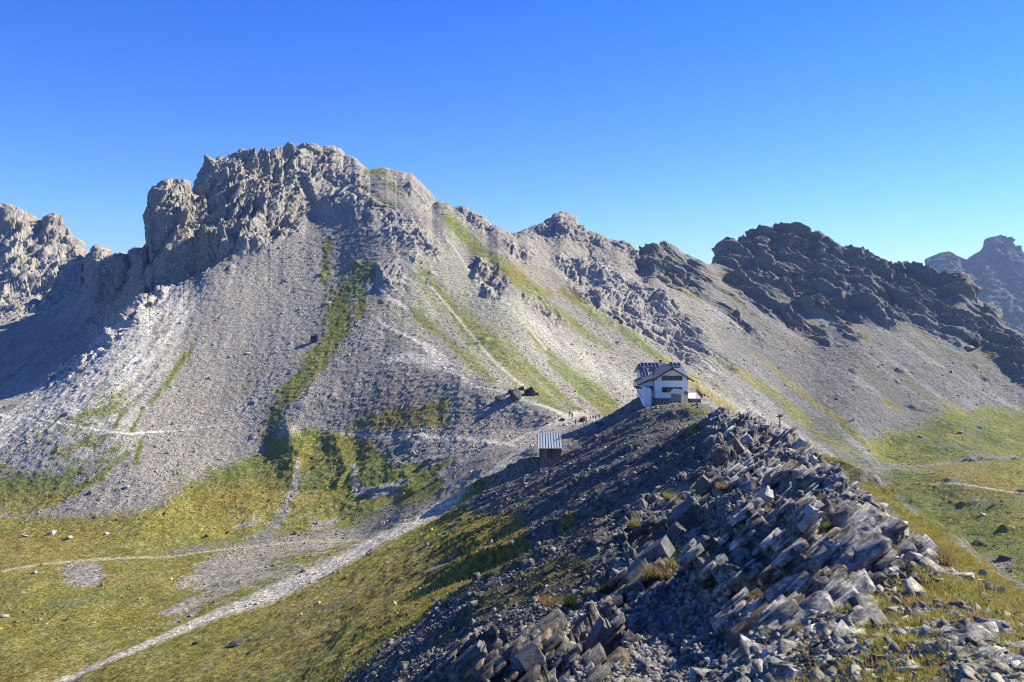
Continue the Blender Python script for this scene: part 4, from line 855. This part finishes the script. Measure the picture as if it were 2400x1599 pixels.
for (x0, x1, t0, t1, nx_) in [(35.5,40.6,.66,.97,5),(43.5,46.6,.66,.97,3),(35.4,37.0,.06,.62,2),(37.4,39.7,.42,.56,2)]:
    m = MB(); m.slab(roofpt(x0,t0)+Vector((0,0,.22)), roofpt(x1,t0)+Vector((0,0,.22)), roofpt(x1,t1)+Vector((0,0,.22)), roofpt(x0,t1)+Vector((0,0,.22)), .06); q = P_('solar_panel', m, PANEL)
    m = MB()
    for k in range(nx_+1):
        x = x0+(x1-x0)*k/nx_; m.beam(roofpt(x,t0)+Vector((0,0,.25)), roofpt(x,t1)+Vector((0,0,.25)), .09, .05)
    for t_ in (t0, t1): m.beam(roofpt(x0,t_)+Vector((0,0,.25)), roofpt(x1,t_)+Vector((0,0,.25)), .1, .05)
    m.build('frame', ALU, q)
m = MB(); m.slab((33.2,212.6,-29.55),(37.6,212.6,-27.55),(37.6,219.9,-27.35),(33.2,219.9,-29.35), .2); R3 = P_('side_roof', m, TILE)
m = MB(); m.beam((33.15,212.5,-29.7),(37.5,212.5,-27.7), .12, .34); m.build('barge_board', WOODD, R3)
m = MB(); m.beam((33.2,212.5,-29.7),(35.0,210.95,-29.9), .1); m.build('gutter', ALU, R3)
m = MB(); m.beam((34.7,210.85,-29.82),(36.55,210.85,-30.32), .1, .12); P_('cornice', m, TILE)
for (x, y, z0, z1, w_, nm) in [(38.1,216.6,-27.8,-25.3,.5,TILE),(41.3,223.6,-25.3,-24.35,.55,STONEW),(43.8,222.2,-25.8,-24.75,.55,STONEW)]:
    m = MB(); m.box(x-w_/2, x+w_/2, y-w_/2, y+w_/2, z0, z1); q = P_('chimney', m, nm); m = MB(); m.box(x-w_/2-.1, x+w_/2+.1, y-w_/2-.1, y+w_/2+.1, z1+.01, z1+.12); m.build('cap', WOODD, q)
def window(x0, x1, z0, z1, y, nsh):
    m = MB(); m.box(x0, x1, y-.02, y+.05, z0, z1); q = P_('window', m, GLASS)
    m = MB(); t_ = .1
    for a in ((x0-t_, x1+t_, z1, z1+t_), (x0-t_, x1+t_, z0-t_, z0), (x0-t_, x0, z0, z1), (x1, x1+t_, z0, z1)): m.box(a[0], a[1], y-.07, y+.02, a[2], a[3])
    n_ = max(2, int(round((x1-x0)/.65)))
    for k in range(1, n_): x = x0+(x1-x0)*k/n_; m.box(x-.035, x+.035, y-.06, y-.021, z0, z1)
    m.build('frame', WOODD, q)
    for k in nsh:
        xa = x0+(x1-x0)*k/n_; m = MB(); m.box(xa+.05, xa+(x1-x0)/n_-.05, y-.1, y-.062, z0+.05, z1-.05); m.build('shutter', SHUT, q)
window(39.6, 44.8, -28.25, -27.2, 212, (0, 2, 4, 6)); window(39.6, 44.8, -31.4, -30.25, 212, (2, 3, 6)); window(36.62, 37.35, -31.3, -30.2, 213.58, ())
m = MB(); m.box(33.2, 34.7, 215, 220, -31.0, -30.85); B_ = P_('balcony', m, WOODG)
m = MB()
for k in range(6): m.beam((33.25, 215.1+k*.95, -30.85), (33.25, 215.1+k*.95, -29.9), .08)
for k in range(4): m.beam((33.25+k*.45, 215.05, -30.85), (33.25+k*.45, 215.05, -29.9), .08)
m.beam((33.25,215,-29.9),(33.25,220,-29.9), .1); m.beam((33.2,215.02,-29.9),(34.7,215.02,-29.9), .1)
m.beam((33.3,215.2,-31),(34.9,215.2,-33.4), .14); m.build('railing', WOODD, B_)
m = MB(); m.cyl((46.62, 211.95, -33.0), .05, 4.4, 8); P_('drainpipe', m, ALU)
# terrace with wooden railing
tb = Vector((48.6, 214.5, -34.2)); T_ = tag(empty('terrace', tb), "wooden terrace with slatted railing on the right side of the white hut", 'terrace')
c_ = [(46.75,212.2),(50.3,212.0),(51.2,222.5),(47.0,222.5)]
m = MB(); m.slab(*[(x, y, -33.1) for x, y in c_], .22); m.build('deck', simple('pale_deck', (.62,.6,.56), .7, .2, .12, 2), T_)
m = MB(); m.hexa([(46.9,212.6,-38),(50.0,212.4,-38),(50.9,222.2,-38),(47.1,222.2,-38),(46.9,212.6,-33.34),(50.0,212.4,-33.34),(50.9,222.2,-33.34),(47.1,222.2,-33.34)]); m.build('stone_base', STONEW, T_)
m = MB(); a_, b_ = Vector((50.25,212.1,-33.1)), Vector((51.1,222.4,-33.1))
for k in range(26): q = a_.lerp(b_, k/25); m.beam(q, q+Vector((0,0,1.05)), .07 if k % 5 else .13)
m.beam(a_+Vector((0,0,1.08)), b_+Vector((0,0,1.08)), .12, .08); m.beam(a_+Vector((0,0,.2)), b_+Vector((0,0,.2)), .06, .08)
a2_, b2_ = Vector((47.2,222.4,-33.1)), b_
for k in range(12): q = a2_.lerp(b2_, k/11); m.beam(q, q+Vector((0,0,1.05)), .07)
m.beam(a2_+Vector((0,0,1.08)), b2_+Vector((0,0,1.08)), .12, .08)
a3_, b3_ = Vector((48.6,212.15,-33.1)), Vector((50.2,212.1,-33.1))
for k in range(7): q = a3_.lerp(b3_, k/6); m.beam(q, q+Vector((0,0,1.05)), .07)
m.beam(a3_+Vector((0,0,1.08)), b3_+Vector((0,0,1.08)), .12, .08); m.build('railing', WOODD, T_)
# board shed in front of the hut
sb = Vector((43.1, 205.6, -33.3)); S_ = tag(empty('wooden_shed', sb), "small grey board shed with pitched roof in front of the white hut", 'shed')
N_, L_, Rr = Vector((43.05,204.4,0)), Vector((40.9,206.6,0)), Vector((45.1,206.0,0)); Bk = L_+Rr-N_; z0, z1, zr = -34.3, -30.75, -29.9
def zz(p, z): return Vector((p.x, p.y, z))
mid1, mid2 = (N_+Rr)/2, (L_+Bk)/2
m = MB()
for a, b in ((N_, L_), (N_, Rr), (Rr, Bk), (L_, Bk)):
    nb = 11
    for k in range(nb):
        p, q = a.lerp(b, (k+.04)/nb), a.lerp(b, (k+.96)/nb); gable = (a is N_ and b is Rr) or (a is L_ and b is Bk)
        tz = z1+(zr-z1)*(1-abs((k+.5)/nb-.5)*2) if gable else z1; out = (b-a).cross(Vector((0,0,1))).normalized()*.02*((k % 3)-1)
        m.beam(zz((p+q)/2, z0)+out, zz((p+q)/2, tz)+out, (q-p).length, .05, up=out.normalized() if out.length > .001 else (b-a).cross(Vector((0,0,1))))
m.build('board_wall', WOODG, S_)
m = MB(); e1 = (N_-Rr).normalized()*.3; e2 = (N_-L_).normalized()*.3
m.slab(zz(N_+e1+e2, z1-.08), zz(mid1+e2, zr+.12), zz(mid2-e2, zr+.12), zz(L_+e1-e2, z1-.08), .09); m.slab(zz(mid1+e2*1.001, zr+.118), zz(Rr-e1+e2, z1-.08), zz(Bk-e1-e2, z1-.08), zz(mid2-e2, zr+.118), .09); m.build('roof', simple('silver_boards', (.46,.44,.41), .7, .3, .3, 3, stretch=(1,5,1)), S_)
m = MB(); o_ = .15
m.hexa([zz(N_+e1*.4+e2*.4, -37), zz(Rr-e1*.4+e2*.4, -37), zz(Bk-e1*.4-e2*.4, -37), zz(L_+e1*.4-e2*.4, -37), zz(N_+e1*.4+e2*.4, -33.3), zz(Rr-e1*.4+e2*.4, -33.3), zz(Bk-e1*.4-e2*.4, -33.3), zz(L_+e1*.4-e2*.4, -33.3)]); m.build('stone_base', STONEW, S_)

# ------------------------------------------------------------------ small hut with the metal roof
hb = Vector((9.2, 190.5, -43.6)); K_ = tag(empty('stone_hut', hb), "low dark hut with shiny ribbed metal roof below the saddle", 'hut')
m = MB(); m.box(6.6, 11.4, 189.0, 195.2, -46.0, -41.25); m.prism([(0,0)]*0+[(6.6,-41.25),(11.4,-41.25),(11.4,-39.9),(6.6,-39.9)], 191.6, 193.0); m.build('wall', STONEW, K_)
m = MB(); m.slab((5.95,187.9,-41.0),(12.0,187.9,-41.0),(11.85,192.6,-38.35),(6.1,192.6,-38.35), .08); m.slab((6.1,192.61,-38.35),(11.85,192.61,-38.35),(12.0,196.4,-40.9),(5.95,196.4,-40.9), .08)
RK = m.build('roof', simple('metal_roof', (.50, .54, .50), .5, .6, .12, 2.5, .25), K_)
m = MB()
for k in range(10):
    x = 6.0+k*(5.95/9); x2_ = 6.15+k*(5.65/9); m.beam((x,187.9,-40.97),(x2_,192.6,-38.31), .09, .09); m.beam((x,196.4,-40.87),(x2_,192.62,-38.31), .07, .07)
m.build('roof_seam', simple('seam_metal', (.10,.12,.15), .5, .5, .1, 3), RK)
m = MB(); m.box(11.3, 11.5, 190.7, 190.9, -39.3, -38.6); m.build('stove_pipe', WOODD, K_)
m = MB(); m.box(8.45, 9.3, 188.93, 188.999, -43.3, -41.35); dk = m.build('door', REDB, K_); m = MB(); m.box(9.15, 9.2, 188.86, 188.92, -42.4, -42.25); m.build('handle', ALU, dk)
m = MB()
for x in (6.65, 8.4, 9.35, 11.35): m.box(x-.09, x+.09, 188.7, 188.9, -43.9, -41.15)
m.box(6.5, 11.5, 188.7, 188.9, -41.3, -41.14); m.build('post', WOODD, K_)
m = MB(); m.box(9.8, 10.6, 188.95, 188.998, -42.5, -41.8); m.build('window', GLASS, K_)

# ------------------------------------------------------------------ car on the saddle
def car():
    p = hit(1404, 1001, 215, 262); R_ = empty('parked_car', p, math.radians(60)); tag(R_, "dark blue car parked on the gravel saddle at the shadow edge", 'car')
    blue = simple('car_paint', (.05, .07, .20), .25, .6, .1, 1); tyre = simple('tyre', (.02,.02,.02), .9, .1, .1, 4)
    def loft(secs, name, mat, par):
        bm = bmesh.new(); rings = []
        for x, pts_ in secs: rings.append([bm.verts.new((x, y, z)) for y, z in pts_])
        n_ = len(rings[0])
        for a, b in zip(rings[:-1], rings[1:]):
            for k in range(n_): bm.faces.new([a[k], a[(k+1) % n_], b[(k+1) % n_], b[k]])
        bm.faces.new(rings[0][::-1]); bm.faces.new(rings[-1]); bmesh.ops.recalc_face_normals(bm, faces=bm.faces[:]); me = bpy.data.meshes.new(name); bm.to_mesh(me); bm.free()
        for f in me.polygons: f.use_smooth = True
        me.materials.append(mat); return link(name, me, par)
    def sec(x, w_, zb, zt, tw): return (x, [(-w_, zb), (-w_*1.02, (zb+zt)/2), (-w_*.95, zt-.08), (-w_*tw, zt), (w_*tw, zt), (w_*.95, zt-.08), (w_*1.02, (zb+zt)/2), (w_, zb)])
    loft([sec(-2.05,.7,.35,.8,.8), sec(-1.95,.82,.25,.92,.85), sec(-1.2,.86,.25,.98,.86), sec(0,.87,.25,.96,.86), sec(1.1,.86,.25,.9,.86), sec(1.85,.8,.25,.75,.8), sec(2.02,.68,.35,.62,.8)], 'body', blue, R_)
    loft([sec(-1.85,.72,.9,.94,.9), sec(-1.4,.7,.9,1.42,.78), sec(-.9,.7,.9,1.5,.76), sec(.1,.7,.9,1.47,.76), sec(1.0,.72,.88,.93,.9)], 'cabin_glass', GLASS, R_)
    m = MB(); m.slab((-1.35,-.54,1.5),(.05,-.54,1.5),(.05,.54,1.5),(-1.35,.54,1.5), .04); m.build('roof', blue, R_, origin=(0,0,0), bevel=.01)
    for sx in (-1.3, 1.3):
        for sy in (-.82, .82):
            bm = bmesh.new(); bmesh.ops.create_cone(bm, cap_ends=True, segments=18, radius1=.32, radius2=.32, depth=.2); bmesh.ops.rotate(bm, matrix=Matrix.Rotation(math.pi/2, 3, 'X'), verts=bm.verts[:]); me = bpy.data.meshes.new('wheel'); bm.to_mesh(me); bm.free(); me.materials.append(tyre); w_ = link('wheel', me, R_); w_.location = (sx, sy, .32)
            bm = bmesh.new(); bmesh.ops.create_cone(bm, cap_ends=True, segments=14, radius1=.19, radius2=.19, depth=.22); bmesh.ops.rotate(bm, matrix=Matrix.Rotation(math.pi/2, 3, 'X'), verts=bm.verts[:]); me = bpy.data.meshes.new('rim'); bm.to_mesh(me); bm.free(); me.materials.append(ALU); link('rim', me, w_)
    for sy in (-.6, .6):
        m = MB(); m.box(1.93, 2.04, sy-.15, sy+.15, .55, .7); m.build('headlight', ALU, R_, origin=(0,0,0), bevel=.01)
        m = MB(); m.box(-2.1, -2.0, sy-.14, sy+.14, .65, .8); m.build('tail_light', REDB, R_, origin=(0,0,0), bevel=.01)
car()

# ------------------------------------------------------------------ people on the saddle
def person(u, v, label, top, legs, hair, face_az=0, h=1.75, arm=0, stride=.12, hat=None, poles=False):
    p = hit(u, v, 215, 300); R_ = empty('person', p, face_az); tag(R_, label, 'person'); s_ = h/1.75
    J = {'pel': (0,0,.95), 'wai': (0,0,1.1), 'che': (0,.01,1.32), 'nec': (0,0,1.5), 'hed': (0,-.02,1.62), 'top': (0,-.01,1.74)}
    for sd, n_ in ((-1,'l'),(1,'r')):
        st = stride*sd
        J.update({n_+'hip': (.1*sd,0,.9), n_+'kne': (.11*sd,-.05-st*.5,.5), n_+'ank': (.11*sd,.0-st,.08), n_+'toe': (.12*sd,-.16-st,.03),
                  n_+'sho': (.18*sd,0,1.43), n_+'elb': (.25*sd,.03,1.15), n_+'wri': (.26*sd,-.12-arm*.12,.95+arm*.12), n_+'han': (.26*sd,-.17-arm*.14,.9+arm*.12)})
    rad = {'pel': .15, 'wai': .13, 'che': .16, 'nec': .06, 'hed': .1, 'top': .07, 'hip': .1, 'kne': .06, 'ank': .045, 'toe': .035, 'sho': .07, 'elb': .05, 'wri': .034, 'han': .036}
    E = [('pel','wai'),('wai','che'),('che','nec'),('nec','hed'),('hed','top')]
    for n_ in 'lr': E += [('pel',n_+'hip'),(n_+'hip',n_+'kne'),(n_+'kne',n_+'ank'),(n_+'ank',n_+'toe'),('che',n_+'sho'),(n_+'sho',n_+'elb'),(n_+'elb',n_+'wri'),(n_+'wri',n_+'han')]
    ks = list(J); me = bpy.data.meshes.new('body'); me.from_pydata([tuple(c*s_ for c in J[k]) for k in ks], [(ks.index(a), ks.index(b)) for a, b in E], []); o = link('body', me, R_)
    sm = o.modifiers.new('s', 'SKIN'); 
    for i, k in enumerate(ks):
        r = rad[k if k in rad else k[1:]]*s_; me.skin_vertices[0].data[i].radius = (r, r); me.skin_vertices[0].data[i].use_root = (k == 'pel')
    sm.use_smooth_shade = True; ss = o.modifiers.new('u', 'SUBSURF'); ss.levels = ss.render_levels = 1
    dg = bpy.context.evaluated_depsgraph_get(); dg.update(); m2 = bpy.data.meshes.new_from_object(o.evaluated_get(dg)); o.modifiers.clear(); o.data = m2
    skin = simple('skin', (.42,.26,.19), .6, .3, .1, 8); m2.materials.clear()
    for q in (simple('cloth_'+top[0], top[1], .9, .1, .2, 8), simple('cloth_'+legs[0], legs[1], .9, .1, .2, 8), skin, simple('boot', (.03,.025,.02), .8, .2, .2, 8)): m2.materials.append(q)
    for f in m2.polygons:
        z = f.center.z/s_; x = abs(f.center.x)/s_; f.material_index = 3 if z < .12 else 1 if z < .98 and x < .2 else 2 if (z > 1.5 or (z < 1.0+arm*.12 and x > .2)) else 0
    bm = bmesh.new(); bmesh.ops.create_icosphere(bm, subdivisions=2, radius=.112*s_)
    for q in bm.verts: q.co.z = q.co.z*.9
    bmesh.ops.delete(bm, geom=[q for q in bm.verts if q.co.z < -.02*s_ and q.co.y < .02*s_], context='VERTS'); me3 = bpy.data.meshes.new('hair'); bm.to_mesh(me3); bm.free(); me3.materials.append(simple('hair_'+hair[0], hair[1], .8, .2, .2, 8)); ho = link('hair', me3, R_); ho.location = (0, .0, 1.665*s_)
    if poles:
        for sd in (-1, 1):
            m = MB(); a = Vector((.26*sd*s_, (-.17-arm*.14)*s_, (.9+arm*.12)*s_)); m.beam(a+Vector((0,0,.08)), Vector((.32*sd, -.42, .0)), .02); q = m.build('walking_pole', ALU, None, origin=(0,0,0)); q.location = p; q.rotation_euler = (0, 0, face_az); tag(q, "thin %s walking pole held by the hiker in front of the brown heap" % ('left' if sd < 0 else 'right'), 'walking pole')
BLK, NAV, RED, KHA, GRY, BRN = ('black', (.02,.02,.025)), ('navy', (.02,.03,.08)), ('maroon', (.14,.03,.03)), ('khaki', (.14,.11,.07)), ('grey', (.12,.12,.13)), ('brown', (.06,.035,.02))
person(1334,978,"left one of the two people in dark clothes standing on the path",BLK,GRY,BRN,.4)
person(1341,981,"right one of the two people standing on the path, in navy jacket",NAV,BLK,BRN,-.5)
person(1350,997,"hiker with two poles in front of the brown heap",BLK,NAV,BRN,-1.2,arm=.8,stride=.2,poles=True)
person(1368,994,"small figure in brown standing before the brown heap",KHA,BLK,BRN,.2,h=1.25)
person(1384,986,"person in grey beside the right end of the brown heap",GRY,BLK,BRN,1.0)
person(1390,986,"person in black in the middle of the waiting group by the heap",BLK,KHA,BLK,-.8)
person(1397,987,"person in maroon jacket in the group left of the parked car",RED,BLK,BRN,.5)
person(1404,985,"person in navy standing directly behind the parked car",NAV,GRY,BRN,2.2)
person(1309,985,"person in black at the left end of the saddle beside the low rocks",BLK,BLK,BRN,.9,h=1.5)
# brown heap and low dark rocks on the saddle
ROCKM['earth'] = ((.09,.06,.04), .6)
boulder(1366,982,27,18,.7,'earth',"dark brown heap of earth on the saddle with people around it",'earth heap',lo_=215,hi_=300,bedded=False,name='earth_heap',sink=.3)
boulder(1319,983,14,9,.7,'dark',"low dark rock at the saddle left of the standing pair",'rock',lo_=215,hi_=300,bedded=False,name='rock')
boulder(1283,992,12,6,.8,'dark',"low dark rock on the trail bank above the small hut",'rock',lo_=215,hi_=300,bedded=False,name='rock')

# ------------------------------------------------------------------ signpost, pallet, marker post
p = hit(1827, 1010, 60, 160); G_ = tag(empty('trail_signpost', p), "trail signpost with two arrow boards on the rocky crest", 'signpost')
m = MB(); m.beam(p+Vector((0,0,-.4)), p+Vector((0,0,1.75)), .09); m.build('post', WOODD, G_)
for z, sx in ((1.68, 1), (1.5, -1)):
    m = MB(); x0 = p.x+(.04 if sx > 0 else -.04); L = .42
    m.prism([(x0-.30*sx, p.z+z-.06), (x0+L*sx*.6, p.z+z-.06), (x0+L*sx, p.z+z), (x0+L*sx*.6, p.z+z+.06), (x0-.30*sx, p.z+z+.06)], p.y-.09, p.y-.05); m.build('arrow_board', simple('sign_board', (.10,.07,.05), .7, .2, .2, 5), G_)
p = hit(1032, 1340, 60, 160); Q_ = tag(empty('board_stack', p), "weathered grey boards lying on the rubble slope", 'boards')
for k in range(6):
    m = MB(); o_ = Vector((k*.28-.7, k*.12, k*.10-.1)); m.beam(p+o_+Vector((-.75,-.1,.0)), p+o_+Vector((.75,.15,.32)), .2, .05); m.build('board', WOODG, Q_)
p = hit(2366, 1288, 150, 300); m = MB(); m.beam(p+Vector((0,0,-.3)), p+Vector((.05,0,1.5)), .14); m.beam(p+Vector((-.02,-.08,1.2)), p+Vector((.12,-.08,1.2)), .12, .1); o = m.build('marker_post', WOODD, None, origin=tuple(p)); tag(o, "short wooden marker post beside the dark boulders in the right meadow", 'post')

# ------------------------------------------------------------------ air
m = MB(); m.box(-2500, 4200, -60, 4200, -420, 215); hz = m.build('haze', []); hz['kind'] = 'stuff'
hm = bpy.data.materials.new('haze'); hm.use_nodes = True; nt_ = hm.node_tree; nt_.nodes.remove(nt_.nodes['Principled BSDF']); pv = nt_.nodes.new('ShaderNodeVolumePrincipled')
pv.inputs['Density'].default_value = .00007; pv.inputs['Color'].default_value = (.42, .60, 1, 1); pv.inputs['Anisotropy'].default_value = .2
nt_.links.new(pv.outputs[0], nt_.nodes['Material Output'].inputs['Volume']); hz.data.materials.append(hm)
print('objects', round(time.time()-T0, 1))
#OBJ1
# ------------------------------------------------------------------ sun, sky, camera
SUN_AZ, SUN_EL = math.radians(70), math.radians(35)      # azimuth measured from the view direction towards the right
sun = bpy.data.lights.new('sun', 'SUN'); sun.energy = 5.0; sun.angle = math.radians(.5); sun.color = (1, .93, .75)
so = bpy.data.objects.new('sun', sun); COL.objects.link(so)
dirv = Vector((math.sin(SUN_AZ)*math.cos(SUN_EL), math.cos(SUN_AZ)*math.cos(SUN_EL), math.sin(SUN_EL)))
so.rotation_euler = dirv.to_track_quat('Z', 'Y').to_euler()
w = bpy.data.worlds.new('World'); scene.world = w; w.use_nodes = True; nt = w.node_tree
bg = nt.nodes['Background']; st = nt.nodes.new('ShaderNodeTexSky'); st.sky_type = 'NISHITA'; st.sun_disc = False
st.sun_elevation = SUN_EL; st.sun_rotation = SUN_AZ; st.altitude = 2300; st.air_density = 1.0; st.dust_density = .3; st.ozone_density = 3.0
bg.inputs[1].default_value = .06
tint = nt.nodes.new('ShaderNodeMix'); tint.data_type = 'RGBA'; tint.blend_type = 'MULTIPLY'; tint.inputs[0].default_value = 1; tint.inputs[7].default_value = (.42, .80, 1.7, 1)
tc = nt.nodes.new('ShaderNodeTexCoord'); sx = nt.nodes.new('ShaderNodeSeparateXYZ'); nt.links.new(tc.outputs['Generated'], sx.inputs[0])
cr_ = nt.nodes.new('ShaderNodeValToRGB'); cr_.color_ramp.elements[0].position = .0; cr_.color_ramp.elements[0].color = (.68, .98, 1.3, 1); cr_.color_ramp.elements[1].position = .34; cr_.color_ramp.elements[1].color = (.30, .84, 2.05, 1)
nt.links.new(sx.outputs[2], cr_.inputs[0]); nt.links.new(cr_.outputs[0], tint.inputs[7])
nt.links.new(st.outputs[0], tint.inputs[6]); nt.links.new(tint.outputs[2], bg.inputs[0])
cam = bpy.data.cameras.new('camera'); co = bpy.data.objects.new('camera', cam); COL.objects.link(co); scene.camera = co
cam.sensor_width = 36; cam.lens = F/2400*36; cam.shift_y = -(799.5-V0)/2400; cam.clip_start = .3; cam.clip_end = 20000
co.location = (0, 0, 0); co.rotation_euler = (math.radians(90), 0, 0)
scene.cycles.pixel_filter_type = 'BLACKMAN_HARRIS'; scene.cycles.filter_width = 1.0
scene.view_settings.view_transform = 'Standard'; scene.view_settings.look = 'None'; scene.view_settings.exposure = 1.05
print('done', round(time.time()-T0, 1))
